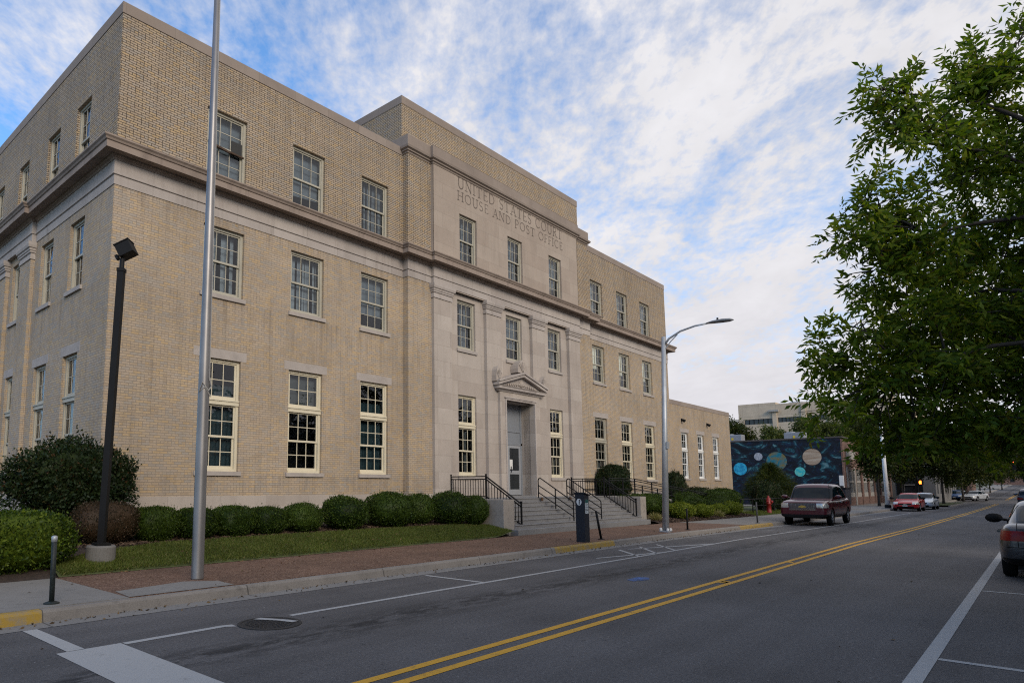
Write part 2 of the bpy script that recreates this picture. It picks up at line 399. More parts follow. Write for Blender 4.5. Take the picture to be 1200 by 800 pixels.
def aggregate():
    m, t = new_mat("brown_aggregate_paving"); P, x, y, z = t.pos()
    vo = t.n('ShaderNodeTexVoronoi', i={'Scale': 55.0}); t.t.links.new(P, vo.inputs['Vector'])
    sp = t.n('ShaderNodeSeparateColor'); t.t.links.new(vo.outputs['Color'], sp.inputs[0])
    c = t.ramp(sp.outputs[0], [(0, (.075, .038, .025)), (.4, (.14, .077, .050)), (.75, (.185, .11, .075)), (1, (.30, .205, .145))])
    n = t.noise(P, .7, 6, .65); n3 = t.noise(P, 4, 5, .7)
    f = t.n('ShaderNodeMapRange', i={'Value': t.m('ADD', n, t.m('MULTIPLY', n3, .6)), 'From Min': .5, 'From Max': 1.1, 'To Min': .62, 'To Max': 1.25}).outputs[0]
    c = t.mix(1.0, c, t.vec(f, f, f), 'MULTIPLY')
    t.out(c, .85, 0, t.bump(vo.outputs['Distance'], .4, .008), .3); return m

def worn_paint(name, col, wear=.42, under=(.05, .05, .053)):
    m, t = new_mat(name); P, x, y, z = t.pos()
    n = t.noise(P, 7, 8, .75); n2 = t.noise(P, 60, 3, .6)
    w = t.n('ShaderNodeMapRange', i={'Value': t.m('ADD', n, t.m('MULTIPLY', n2, .25)), 'From Min': wear, 'From Max': wear + .22, 'To Min': .15, 'To Max': 1.0}).outputs[0]
    t.out(t.mix(w, under, col), .75, 0, t.bump(n2, .3, .006), .3); return m

M['asphalt'] = asphalt()
M['concrete'] = concrete("pavement_concrete", (.17, .158, .142), (.26, .245, .225))
M['kerb'] = concrete("kerb_concrete", (.15, .135, .12), (.29, .265, .24), 3.05)
M['gutter'] = concrete("gutter_concrete", (.17, .16, .15), (.26, .25, .235), 3.05)
M['step'] = concrete("step_stone", (.15, .148, .150), (.25, .247, .248))
M['brownwalk'] = aggregate()
M['white_line'] = worn_paint("white_road_paint", (.37, .368, .36), .33, (.12, .12, .12))
M['yellow_line'] = worn_paint("yellow_road_paint", (.62, .33, .035), .36)
M['yellow_kerb'] = worn_paint("yellow_kerb_paint", (.36, .23, .04), .47, (.24, .21, .17))
M['blue_paint'] = worn_paint("blue_marking_paint", (.05, .14, .38), .5)
M['soil'] = plain("mulch_soil", (.045, .03, .022), .95, var=.5, scale=14, bump=.6)
M['lawn_soil'] = plain("lawn_soil", (.065, .078, .022), .95, var=.5, scale=3, bump=.5)
M['field'] = plain("distant_ground", (.075, .085, .04), .95, var=.3, scale=.4)

XS = [-60, -20, -6, 0, 3.06, 8, 14.98, 18.8, 24, 28, 31, 34, 38, 44, 52, 60, 70, 80, 95, 108, 122, 150, 200, 300, 420, 900]
def strip(name, y0, y1, mat, dz=0.0, x0=-60, x1=900, skip=None, kind='structure', thick=None):
    xs = sorted({x0, x1, *[x for x in XS if x0 < x < x1]}); b = MB()
    for a, c in zip(xs[:-1], xs[1:]):
        za, zc = gz(a) + dz, gz(c) + dz
        b.quad((a, y0, za), (c, y0, zc), (c, y1, zc), (a, y1, za))
        if thick:
            for y, fl in ((y0, 1), (y1, -1)):
                q = [(a, y, za - thick), (c, y, zc - thick), (c, y, zc), (a, y, za)]
                b.quad(*(q if fl > 0 else q[::-1]))
    if thick:
        for x, fl in ((x0, 1), (x1, -1)):
            z = gz(x) + dz; q = [(x, y1, z - thick), (x, y0, z - thick), (x, y0, z), (x, y1, z)]
            b.quad(*(q if fl > 0 else q[::-1]))
    return tag(b.build(name, mat), kind=kind)

g = MB(); xs = [-1500, *XS, 1500]
for a, c in zip(xs[:-1], xs[1:]):
    g.quad((a, -1500, gz(a) - .06), (c, -1500, gz(c) - .06), (c, 1500, gz(c) - .06), (a, 1500, gz(a) - .06))
tag(g.build('ground', M['field']), kind='structure')
strip('road', -1.45, 8.87, M['asphalt'])
cs = MB().quad((-12.5, 8.8, -.002), (1.2, 8.8, -.002), (1.2, 60, -.002), (-12.5, 60, -.002)).quad((-12.5, -60, -.002), (1.2, -60, -.002), (1.2, -1.45, -.002), (-12.5, -1.45, -.002))
tag(cs.build('cross_road', M['asphalt']), kind='structure')
KX = 1.3      # the kerb line turns into the side street here
strip('gutter', 8.872, 9.28, M['gutter'], .004, KX)
strip('gutter', -1.78, -1.45, M['gutter'], .004)

def kerb(name, x0, x1, mat, y=9.24, dz=0.0, w=.17, h=.15):
    xs = sorted({x0, x1, *[x for x in XS if x0 < x < x1]}); b = MB(); prof = [(0, 0), (-.03, h - .035), (-.06, h), (-w, h), (-w, -.05), (0, -.05)]
    for a, c in zip(xs[:-1], xs[1:]):
        for (p, q), (r_, s_) in zip(prof, prof[1:]):
            b.quad((a, y - p, gz(a) + q + dz), (c, y - p, gz(c) + q + dz), (c, y - r_, gz(c) + s_ + dz), (a, y - r_, gz(a) + s_ + dz))
    for x, fl in ((x0, 1), (x1, -1)):
        pts = [(x, y - p, gz(x) + q + dz) for p, q in prof]; b.poly(pts if fl < 0 else pts[::-1])
    return tag(b.build(name, mat), kind='structure')
kerb('kerb', KX, 3.06, M['yellow_kerb']); kerb('kerb', 3.06, 15.44, M['kerb']); kerb('kerb', 15.44, 18.75, M['yellow_kerb'])
kerb('kerb', 18.75, 30.0, M['kerb']); kerb('kerb', 30.0, 34.6, M['yellow_kerb']); kerb('kerb', 34.6, 700, M['kerb'])
kb = MB(); kb.box(-70, 700, -1.95, -1.78, -.05, .15); tag(kb.build('kerb', M['kerb']), kind='structure')
kb = MB(); kb.box(KX, KX + .17, 9.415, 60, -.05, .15); tag(kb.build('kerb', M['kerb']), kind='structure')

# pavements on the building side
YK = 9.41
strip('pavement', YK, 12.30, M['brownwalk'], .16, 4.25, 31.3, thick=.2)
strip('pavement', YK, 12.30, M['concrete'], .158, KX + .17, 4.25, thick=.2)
b = MB().poly([(4.25, 9.41, .166), (5.95, 9.41, .166), (6.0, 9.98, .166), (5.55, 10.30, .166), (4.32, 10.05, .166)]); tag(b.build('concrete_path', M['concrete']), kind='structure')
strip('pavement', YK, 12.30, M['concrete'], .158, 31.3, 37.5, thick=.2)
strip('pavement', YK, 13.95, M['concrete'], .157, 37.5, 700, thick=.2)
strip('pavement', -5.2, -1.95, M['concrete'], .15, -60, 700, thick=.2)

def surf(name, pts, mat, kind='structure'):
    """smooth raised bed from a grid of (x, y, z) rows"""
    b = MB()
    for r0, r1 in zip(pts[:-1], pts[1:]):
        for k in range(len(r0) - 1): b.quad(r0[k], r0[k + 1], r1[k + 1], r1[k])
    return tag(b.build(name, mat, smooth=True), kind=kind)
def lawn_z(x, y):
    e = float(np.interp(y, [12.28, 12.42, 13.2, 14.0, 14.6, 16.6], [.15, .22, .37, .50, .54, .62])); return e
lx = np.linspace(4.3, 18.6, 30)
def lawn_front(x): return float(np.interp(x, [4.3, 16.3, 17.4, 18.4], [12.31, 12.31, 12.34, 12.66]))
def lawn_back(x): return float(np.interp(x, [4.3, 5.6, 7, 13, 17, 18.4], [13.0, 13.6, 13.95, 14.0, 13.9, 13.55]))
surf('lawn', [[(x, lawn_front(x) + (lawn_back(x) - lawn_front(x)) * k / 6, lawn_z(x, lawn_front(x) + (lawn_back(x) - lawn_front(x)) * k / 6)) for k in range(7)] for x in lx], M['lawn_soil'])
surf('planting_bed', [[(x, y, lawn_z(x, y) - .03 - (.12 if (y < lawn_back(x) - .2 and x > 4.3) else 0)) for y in (12.32, 13, 13.8, 14.4, 15.0, 15.4, 16.0, 16.6)] for x in np.linspace(1.5, 18.5, 26)], M['soil'])
surf('planting_bed', [[(1.5 + (6.6 - 1.5) * k / 5, y, .58) for k in range(6)] for y in np.linspace(16.6, 45, 8)], M['soil'])
def bedR(x, y): return float(np.interp(y, [12.32, 12.6, 14.0, 17], [.15, .24, .42, .55])) + gz(x)
surf('planting_bed', [[(x, y, bedR(x, y)) for y in (12.32, 12.6, 13.2, 14.0, 15.0, 17.0)] for x in np.linspace(29.4, 43, 16)], M['soil'])
surf('lawn', [[(x, y, .16 + gz(x) + .02 * (y - 12)) for y in (12.32, 14, 17, 20, 24)] for x in np.linspace(43.0, 62, 10)], M['lawn_soil'])
tag(MB().quad((62, 13.95, .14 + gz(62)), (76.7, 13.95, .14 + gz(76)), (76.7, 40, .14 + gz(76)), (62, 40, .14 + gz(62))).build('side_lot', M['concrete']), kind='structure')
surf('lawn', [[(x, y, gz(x) + .165) for y in (7.1, 8.0, 9.24)] for x in (86, 92, 99, 104)], M['lawn_soil'])
kerb('kerb', 85.8, 104.2, M['kerb'], y=7.0)

def mark(pts, mat, z=.004):
    b = MB().poly([(x, y, gz(x) + z) for x, y in pts]); return tag(b.build('road_marking', mat), kind='structure')
def line(y, w, x0, x1, mat, z=.004):
    xs = sorted({x0, x1, *[x for x in XS if x0 < x < x1]}); b = MB()
    for a, c in zip(xs[:-1], xs[1:]):
        b.quad((a, y - w / 2, gz(a) + z), (c, y - w / 2, gz(c) + z), (c, y + w / 2, gz(c) + z), (a, y + w / 2, gz(a) + z))
    return tag(b.build('road_marking', mat), kind='structure')
line(4.445, .105, 1.8, 104, M['yellow_line']); line(4.195, .105, 1.8, 104, M['yellow_line'])
line(4.445, .105, 130, 600, M['yellow_line']); line(4.195, .105, 130, 600, M['yellow_line'])
line(.99, .13, 1.8, 104, M['white_line'])
mark([(3.30, 7.325), (4.55, 7.36), (4.66, 7.28), (4.68, 7.42), (4.55, 7.46), (3.30, 7.43)], M['white_line'])
line(7.38, .095, 5.55, 62, M['white_line'])
mark([(2.61, 4.75), (3.28, 4.75), (3.28, 7.43), (2.61, 7.43)], M['white_line'])          # stop bar
mark([(2.72, 7.435), (2.90, 7.44), (2.88, 8.86), (2.72, 8.86)], M['white_line'], .005)
for x in (9.86, 30.5): mark([(x - .05, 7.43), (x + .05, 7.43), (x + .05, 8.8), (x - .05, 8.8)], M['white_line'])
for xa, xb in ((17.55, 16.30), (18.85, 17.35), (20.0, 18.55)): mark([(xa - .07, 8.55), (xa + .07, 8.55), (xb + .07, 7.43), (xb - .07, 7.43)], M['white_line'])
mark([(15.1, 7.99), (15.1, 7.90), (17.2, 7.43), (17.8, 7.43)], M['white_line']); mark([(17.9, 8.5), (17.9, 8.42), (21.0, 7.43), (21.6, 7.43)], M['white_line'])
for x in (8.7, 14.85): mark([(x - .05, -1.4), (x + .05, -1.4), (x + .05, .92), (x - .05, .92)], M['white_line'])
mark([(11.9, 5.55), (12.3, 5.42), (12.6, 5.55), (12.5, 5.75), (12.0, 5.72)], M['blue_paint'])
for x, y in ((12.9, 4.32), (13.0, 4.32), (17.4, 4.34)): mark([(x - .1, y - .05), (x + .12, y - .05), (x + .12, y + .06), (x - .1, y + .06)], M['yellow_line'], .006)

# ------------------------------------------------------------------ windows
def grid_sash(b, x0, x1, z0, z1, y0, y1, cols, rows, st=.05, top=.045, bot=.06, mun=.022):
    b.box(x0, x0 + st, y0, y1, z0, z1); b.box(x1 - st, x1, y0, y1, z0, z1)
    b.box(x0 + st, x1 - st, y0, y1, z1 - top, z1); b.box(x0 + st, x1 - st, y0, y1, z0, z0 + bot)
    ix0, ix1, iz0, iz1 = x0 + st, x1 - st, z0 + bot, z1 - top; ym0, ym1 = y0 + .006, y1 - .006
    for k in range(1, cols):
        x = ix0 + (ix1 - ix0) * k / cols; b.box(x - mun / 2, x + mun / 2, ym0, ym1, iz0, iz1)
    for k in range(1, rows):
        z = iz0 + (iz1 - iz0) * k / rows; b.box(ix0, ix1, ym0 + .003, ym1 - .003, z - mun / 2, z + mun / 2)

_wm = {}
def win_meshes(kind, w, h, paint):
    key = (kind, round(w, 3), round(h, 3), paint)
    if key in _wm: return _wm[key]
    fr = MB(); y0, y1 = .09, .26; j = .085
    fr.box(-w / 2, -w / 2 + j, y0, y1, 0, h); fr.box(w / 2 - j, w / 2, y0, y1, 0, h)
    fr.box(-w / 2 + j, w / 2 - j, y0, y1, h - .075, h); fr.box(-w / 2 + j, w / 2 - j, y0 - .02, y1, 0, .07)
    sashes, panes = [], MB(); a, c = -w / 2 + j, w / 2 - j
    def dbl(z0, z1):
        zm = (z0 + z1) / 2; s1 = MB(); grid_sash(s1, a, c, zm - .02, z1, .125, .165, 3, 2); s2 = MB(); grid_sash(s2, a, c, z0, zm + .025, .168, .208, 3, 2, bot=.085)
        sashes.extend([s1, s2])
        panes.quad((a + .02, .145, zm + .02), (c - .02, .145, zm + .02), (c - .02, .145, z1 - .02), (a + .02, .145, z1 - .02))
        panes.quad((a + .02, .188, z0 + .02), (c - .02, .188, z0 + .02), (c - .02, .188, zm), (a + .02, .188, zm))
    if kind == 'tall':
        zt = h * .62
        fr.box(-w / 2 + .003, w / 2 - .003, y0 - .035, y1 - .003, zt - .09, zt + .06); fr.box(-w / 2 + .003, w / 2 - .003, y0 - .06, y0 - .035, zt + .02, zt + .06)
        dbl(.07, zt - .09)
        s3 = MB(); grid_sash(s3, a, c, zt + .06, h - .075, .125, .165, 3, 2, bot=.10); sashes.append(s3)
        panes.quad((a + .02, .145, zt + .1), (c - .02, .145, zt + .1), (c - .02, .145, h - .1), (a + .02, .145, h - .1))
    else: dbl(.07, h - .075)
    P = M[paint]
    sill = MB().box(-w / 2 - .07, w / 2 + .07, -.06, .255, -.12, -.001)
    lint = MB().box(-w / 2 - .18, w / 2 + .18, -.006, .11, h + .002, h + .27)
    r = dict(frame=fr.mesh('window_frame', P), sash=[s_.mesh('sash', P) for s_ in sashes], pane=panes.mesh('glass', M['glass']), sill=sill.mesh('sill', M['sill']), lintel=lint.mesh('lintel', M['sill']))
    _wm[key] = r; return r

def blind_mesh(kind, w, h, r):
    """what hangs behind the glass: blinds, curtain strips or nothing"""
    b = MB(); y = .33; x0, x1 = -w / 2 + .06, w / 2 - .06; mat = 'blind_grey'
    if kind == 'full': b.quad((x0, y, .05), (x1, y, .05), (x1, y, h - .05), (x0, y, h - .05))
    elif kind == 'half': b.quad((x0, y, h * r.uniform(.22, .4)), (x1, y, h * .3), (x1, y, h - .05), (x0, y, h - .05))
    elif kind in ('strips', 'strips_white'):
        mat = 'blind_white' if kind == 'strips_white' else 'blind_grey'
        x = x0
        while x < x1 - .03:
            ww = r.uniform(.07, .2); b.quad((x, y + r.uniform(0, .05), .05), (min(x + ww, x1), y + r.uniform(0, .05), .05), (min(x + ww, x1), y + .02, h - .05), (x, y + .02, h - .05)); x += ww + r.uniform(.02, .16)
    elif kind == 'cream': mat = 'blind_cream'; b.quad((x0, y, h * .42), (x0 + (x1 - x0) * .8, y, h * .42), (x0 + (x1 - x0) * .8, y, h - .05), (x0, y, h - .05)); b.quad((x0, y + .02, .25), (x0 + (x1 - x0) * .42, y + .02, .25), (x0 + (x1 - x0) * .42, y + .02, h * .42), (x0, y + .02, h * .42))
    elif kind == 'light': mat = 'blind_white'; b.quad((x0, y, .05), (x0 + (x1 - x0) * .72, y, .05), (x0 + (x1 - x0) * .72, y, h - .05), (x0, y, h - .05))
    elif kind == 'teal':
        mat = 'curtain_teal'; n = 14
        for k in range(n):
            xa, xb = x0 + (x1 - x0) * k / n, x0 + (x1 - x0) * (k + 1) / n; d = .05 * (k % 2)
            b.quad((xa, y + d, .05), (xb, y + .05 - d, .05), (xb, y + .05 - d, h * .78), (xa, y + d, h * .78))
    elif kind == 'grey': mat = 'curtain_grey'; b.quad((x0, y, h * .64), (x1, y, h * .64), (x1, y, h - .05), (x0, y, h - .05))
    elif kind == 'dim':
        mat = 'curtain_grey'
        for fx in (.12, .62): b.quad((x0 + (x1 - x0) * fx, y, .05), (x0 + (x1 - x0) * (fx + .16), y, .05), (x0 + (x1 - x0) * (fx + .16), y, h - .05), (x0 + (x1 - x0) * fx, y, h - .05))
    if not b.v: return None
    return b.mesh('blind', M[mat])

def window(root, x, y, z, w, h, kind='std', paint='ivory', rz=0, sill=True, lintel=False, blind='full', seed=0):
    """x, y, z: middle of the bottom edge of the opening on the wall face"""
    m = win_meshes(kind, w, h, paint); r = random.Random(seed)
    f = place(m['frame'], 'window', root, (x, y, z), rz)
    for s_ in m['sash']: place(s_, 'sash', f)
    place(m['pane'], 'glass', f)
    if sill: place(m['sill'], 'sill', f)
    if lintel: place(m['lintel'], 'lintel', f)
    bm_ = blind_mesh(blind, w, h, r)
    if bm_: place(bm_, 'blind', f)
    return f

# ------------------------------------------------------------------ the courthouse
CH = thing('courthouse', 'long three-storey buff brick courthouse with stone entrance bay and carved inscription', 'building')
X0, X1, YF, YB = 6.55, 41.5, 16.5, 42.0
CX = 24.15
ZF1, ZF1T, ZF2, ZF2T, ZF3, ZF3T = 2.15, 5.33, 7.18, 9.18, 10.62, 12.72
LW = [(9.79, 1.34), (12.85, 1.34), (15.86, 1.34)]; RW = [(32.40, 1.33), (35.43, 1.34), (38.43, 1.34)]
SW = [(18.91, 1.06), (21.33, 1.06), (24.2, 1.02), (26.95, 1.02), (29.8, 1.02), (32.6, 1.02)]       # side elevation, along Y
def holes(ws, u0, sgn=1):
    out = []
    for c, w in ws:
        u = (c - u0) * sgn
        out += [(u - w / 2, u + w / 2, ZF1, ZF1T), (u - w / 2, u + w / 2, ZF2, ZF2T), (u - w / 2, u + w / 2, ZF3, ZF3T)]
    return out
b = MB()
b.wall((X0, YB), (X0, YF), -.3, 14.24, holes(SW, YB, -1), .3)
b.wall((X0, YF), (17.3, YF), -.3, 14.24, holes(LW, X0), .3)
b.wall((31.0, YF), (X1, YF), -.3, 14.24, holes(RW, 31.0), .3)
b.wall((X1, YF), (X1, YB), -.3, 14.24, [], .3); b.wall((X1, YB), (X0, YB), -.3, 14.24, [], .3)
b.build('brick_wall', M['brick'], CH)
# dark inner core, so that the rooms end somewhere
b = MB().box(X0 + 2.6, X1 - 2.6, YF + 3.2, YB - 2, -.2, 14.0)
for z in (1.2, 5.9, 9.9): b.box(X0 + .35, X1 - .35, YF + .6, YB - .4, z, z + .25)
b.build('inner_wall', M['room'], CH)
MB().quad((X0 + .3, YF + .3, 14.0), (X1 - .3, YF + .3, 14.0), (X1 - .3, YB - .3, 14.0), (X0 + .3, YB - .3, 14.0)).build('roof', M['roof'], CH)
for xa, xb in ((17.3, 18.6), (29.7, 31.0)):
    MB().box(xa, xb, 16.23, YF + .3, .2, 14.26).build('brick_pier', M['brick'], CH)
# stone bay: recessed wall, pilasters, upper wall
CW = [(20.77, 1.16), (CX, 1.22), (27.53, 1.16)]
hs = []
for k, (c, w) in enumerate(CW):
    u = c - 18.6; hs.append((u - w / 2, u + w / 2, ZF2, ZF2T))
    if k != 1: hs.append((u - w / 2, u + w / 2, ZF1, ZF1T))
hs.append((23.05 - 18.6, 25.22 - 18.6, 1.2, 5.36))
MB().wall((18.6, 16.25), (29.7, 16.25), .2, 9.5, hs, .32).build('stone_wall', M['stone'], CH)
hs = [(c - w / 2 - 18.6, c + w / 2 - 18.6, ZF3, ZF3T) for c, w in ((20.78, 1.14), (CX, 1.14), (27.53, 1.14))]
b = MB().wall((18.6, 16.1), (29.7, 16.1), 9.4, 14.3, hs, .32); b.box(18.6, 18.62, 16.1, 16.5, 9.4, 14.3); b.box(29.68, 29.7, 16.1, 16.5, 9.4, 14.3)
b.build('upper_stone_wall', M['stone_up'], CH)
CAP = [(0, 8.90), (.03, 8.90), (.03, 9.0), (.012, 9.01), (.012, 9.09), (.05, 9.11), (.05, 9.16), (.075, 9.18), (.075, 9.24), (.11, 9.26), (.13, 9.34), (.13, 9.44), (-.02, 9.44)]
for xa, xb in ((18.6, 19.66), (21.92, 22.95), (25.38, 26.42), (28.64, 29.7)):
    p = MB().box(xa, xb, 16.1, 16.27, .2, 9.44).build('pilaster', M['stone'], CH)
    MB().profile([(xa, 16.26), (xa, 16.1), (xb, 16.1), (xb, 16.26)], CAP).build('capital', M['frieze'], p)
# entablature all round the front and the side, stepping with the wall
PATH = [(6.43, YB), (6.43, 22.42), (X0, 22.42), (X0, YF), (17.3, YF), (17.3, 16.23), (18.6, 16.23), (18.6, 16.1), (29.7, 16.1), (29.7, 16.23), (31.0, 16.23), (31.0, YF), (X1, YF), (X1, YB)]
MB().profile(PATH, [(-.1, 9.45), (.02, 9.45), (.02, 9.70), (.055, 9.715), (.055, 9.755), (.03, 9.77), (.03, 10.12), (-.1, 10.12)]).build('frieze', M['frieze'], CH)
MB().profile(PATH, [(-.1, 10.10), (.05, 10.10), (.07, 10.15), (.12, 10.17), (.14, 10.22), (.36, 10.225), (.36, 10.20), (.39, 10.20), (.39, 10.37), (.42, 10.385), (.44, 10.43), (.48, 10.47), (.48, 10.51), (.10, 10.60), (-.1, 10.60)]).build('cornice', M['cornice'], CH)
# parapet coping
MB().profile([(X0, YB), (X0, YF), (17.32, YF)], [(-.4, 14.235), (.015, 14.235), (.015, 14.55), (-.4, 14.57)]).build('coping', M['coping'], CH)
MB().profile([(30.98, YF), (X1, YF), (X1, YB), (X0 + .4, YB)], [(-.4, 14.235), (.015, 14.235), (.015, 14.55), (-.4, 14.57)]).build('coping', M['coping'], CH)
MB().profile([(17.3, 17.0), (17.3, 16.23), (18.6, 16.23), (18.6, 16.1), (29.7, 16.1), (29.7, 16.23), (31.0, 16.23), (31.0, 17.0)],
             [(-.3, 14.27), (.02, 14.27), (.03, 14.33), (.08, 14.35), (.08, 14.40), (.15, 14.44), (.17, 14.52), (.07, 14.54), (.07, 14.98), (-.3, 15.0)]).build('parapet_cap', M['coping'], CH)
b = MB(); b.wall((17.42, 27), (17.42, 16.66), 13.9, 16.5, []); b.wall((17.42, 16.66), (30.88, 16.66), 13.9, 16.5, []); b.wall((30.88, 16.66), (30.88, 27), 13.9, 16.5, []); b.wall((30.88, 27), (17.42, 27), 13.9, 16.5, [])
at = b.build('attic', M['brick'], CH)
b = MB().profile([(17.42, 27.0), (17.42, 16.66), (30.88, 16.66), (30.88, 27), (17.8, 27)], [(-.4, 16.5), (.015, 16.5), (.015, 16.82), (-.4, 16.84)]); b.quad((17.6, 16.8, 16.5), (30.7, 16.8, 16.5), (30.7, 26.8, 16.5), (17.6, 26.8, 16.5)); b.build('coping', M['coping'], at)
# plinth and water table
def plinth(path):
    MB().profile(path, [(-.1, -.3), (.10, -.3), (.10, 1.08), (.035, 1.13), (.035, 1.47), (-.1, 1.47)]).build('plinth', M['stone'], CH)
plinth([(X0, YB), (X0, YF), (17.3, YF), (17.3, 16.23), (18.6, 16.23)]); plinth([(29.7, 16.23), (31.0, 16.23), (31.0, YF), (X1, YF), (X1, YB)])
# side pilasters
for ya, yb in ((22.45, 23.5), (25.05, 26.1), (27.8, 28.85), (30.6, 31.65)):
    p = MB().box(6.43, X0 + .1, ya, yb, 1.4, 9.44).build('brick_pilaster', M['brick'], CH)
    MB().profile([(X0, yb), (6.43, yb), (6.43, ya), (X0, ya)], CAP).build('capital', M['frieze'], p)
# windows
BL3 = ['full', 'half', 'strips']; BL2 = ['strips_white', 'strips_white', 'half']; BL1 = ['teal', 'grey', 'teal']
for k, (c, w) in enumerate(LW):
    window(CH, c, YF, ZF1, w, ZF1T - ZF1, 'tall', 'cream', 0, True, True, ['teal', 'grey', 'teal'][k], k)
    window(CH, c, YF, ZF2, w, ZF2T - ZF2, 'std', 'ivory', 0, True, False, BL2[k], k + 10)
    f = window(CH, c, YF, ZF3, w, ZF3T - ZF3, 'std', 'ivory', 0, False, False, BL3[k], k + 20)
    if k == 0:
        f['label'] = 'weathered window with one missing pane and rusty broken rail'
        MB().box(.20, .57, .118, .124, 1.02, 1.40).build('missing_pane', M['dark_item'], f)
        b = MB(); b.bar((-.6, .10, 1.08), (.15, .09, .98), .05, .06); b.bar((.1, .09, 1.0), (.62, .10, .98), .05, .05); b.build('broken_rail', plain('rusty_rail', (.06, .035, .022), .9, var=.4, scale=14), f)
for k, (c, w) in enumerate(RW):
    window(CH, c, YF, ZF1, w, ZF1T - ZF1, 'tall', 'ivory' if k == 0 else 'cream', 0, True, True, 'dim', k + 30)
    f = window(CH, c, YF, ZF2, w, ZF2T - ZF2, 'std', 'ivory', 0, True, False, 'cream', k + 40)
    MB().box(-.34, -.08, .25, .30, .1, .55).build('sill_box', M['dark_item'], f)
    window(CH, c, YF, ZF3, w, ZF3T - ZF3, 'std', 'ivory', 0, False, False, ['light', 'light', 'strips_white'][k], k + 50)
for k, (c, w) in enumerate(CW):
    window(CH, c, 16.25, ZF2, w, ZF2T - ZF2, 'std', 'ivory', 0, True, False, ['strips', 'half', 'strips'][k], k + 60)
    if k != 1: window(CH, c, 16.25, ZF1, w, ZF1T - ZF1, 'tall', 'cream', 0, True, False, 'dim', k + 70)
    window(CH, c, 16.1, ZF3, 1.14, ZF3T - ZF3, 'std', 'ivory', 0, False, False, ['strips', 'strips', 'half'][k], k + 80)
for k, (c, w) in enumerate(SW):
    window(CH, X0, c, ZF1, w, ZF1T - ZF1, 'tall', 'ivory', -math.pi / 2, True, True, 'dim', k + 90)
    window(CH, X0, c, ZF2, w, ZF2T - ZF2, 'std', 'ivory', -math.pi / 2, True, False, 'strips', k + 100)
    window(CH, X0, c, ZF3, w, ZF3T - ZF3, 'std', 'ivory', -math.pi / 2, False, False, ['half', 'dim', 'full'][k % 3], k + 110)
# portal with pediment
b = MB(); xa, xb, yp = 22.62, 25.65, 15.98
b.box(xa, 23.06, yp, 16.24, 1.2, 5.42); b.box(25.21, xb, yp, 16.24, 1.2, 5.42); b.box(xa, xb, yp, 16.24, 5.42, 5.74)
pt = b.build('portal', M['stone'], CH)
b = MB()
b.box(22.98, 23.06, yp - .03, yp, 1.4, 5.36); b.box(25.21, 25.29, yp - .03, yp, 1.4, 5.36); b.box(22.98, 25.29, yp - .03, yp, 5.36, 5.44); b.box(22.92, 25.35, yp - .06, yp, 5.44, 5.50)
b.build('architrave', M['frieze'], pt)
b = MB(); CL = 1.93
b.profile([(CX - 1.62, 16.24), (CX - 1.62, yp), (CX + 1.62, yp), (CX + 1.62, 16.24)], [(-.02, 5.70), (.03, 5.70), (.06, 5.76), (.16, 5.80), (.16, 5.88), (.20, 5.93), (-.02, 5.94)])
for s_ in (-1, 1):
    for (d0, d1, oz, hh) in ((.20, .0, .0, .12), (.25, .0, .12, .09)):
        y0 = yp - d0
        P = lambda u, z, y: (CX + s_ * u, y, z)
        za, zb = 5.93 + oz, 6.44 + oz
        q = [P(1.80 + d0 * .3, za, y0), P(0, zb, y0), P(0, zb + hh, y0), P(1.80 + d0 * .3, za + hh, y0)]; r_ = [P(1.80 + d0 * .3, za, 16.24), P(0, zb, 16.24), P(0, zb + hh, 16.24), P(1.80 + d0 * .3, za + hh, 16.24)]
        if s_ > 0: q, r_ = q[::-1], r_[::-1]
        b.quad(*q)
        for k in range(4): b.quad(q[k], r_[k], r_[(k + 1) % 4], q[(k + 1) % 4])
b.poly([(CX - 1.7, yp - .02, 5.92), (CX + 1.7, yp - .02, 5.92), (CX, yp - .02, 6.46)])
pd = b.build('pediment', M['frieze'], pt)
b = MB()          # carved scroll work in the tympanum
for k in range(-6, 7):
    if k == 0: continue
    x = CX + k * .17; hgt = .30 * (1 - abs(k) / 8.5)
    b.lathe([(.01, 0), (.075 * (1 - abs(k) / 14), .015), (.05, .05), (.01, .07)], 8, M=Matrix.Translation((x, yp - .02, 5.985 + hgt * .42)) @ Matrix.Rotation(math.pi / 2, 4, 'X'))
b.lathe([(.02, 0), (.14, .02), (.10, .07), (.02, .10)], 12, M=Matrix.Translation((CX, yp - .02, 6.13)) @ Matrix.Rotation(math.pi / 2, 4, 'X'))
b.build('carving', M['stone'], pd)
def palmette(x, z, w, h, half=0):
    b = MB(); n = 7; pts = []
    prof = [(-.5, 0), (-.52, .3), (-.46, .55), (-.34, .72), (-.2, .88), (0, 1.0), (.2, .88), (.34, .72), (.46, .55), (.52, .3), (.5, 0)]
    if half < 0: prof = [(-.5, 0), (-.5, .4), (-.38, .8), (-.18, 1.0), (.05, .78), (.3, .45), (.5, 0)]
    if half > 0: prof = [(-.5, 0), (-.3, .45), (-.05, .78), (.18, 1.0), (.38, .8), (.5, .4), (.5, 0)]
    f = [(x + a * w, yp - .12, z + c * h) for a, c in prof]; bk = [(x + a * w, 16.24, z + c * h) for a, c in prof]
    b.poly(f); b.poly(bk[::-1])
    for k in range(len(f)): b.quad(f[k], bk[k], bk[(k + 1) % len(f)], f[(k + 1) % len(f)])
    for k in range(-2, 3):       # raised leaf ribs
        b.bar((x, yp - .13, z + .04), (x + k * w * .19, yp - .13, z + h * (.86 - abs(k) * .13)), .035, .03)
    return b.build('palmette', M['stone'], pd)
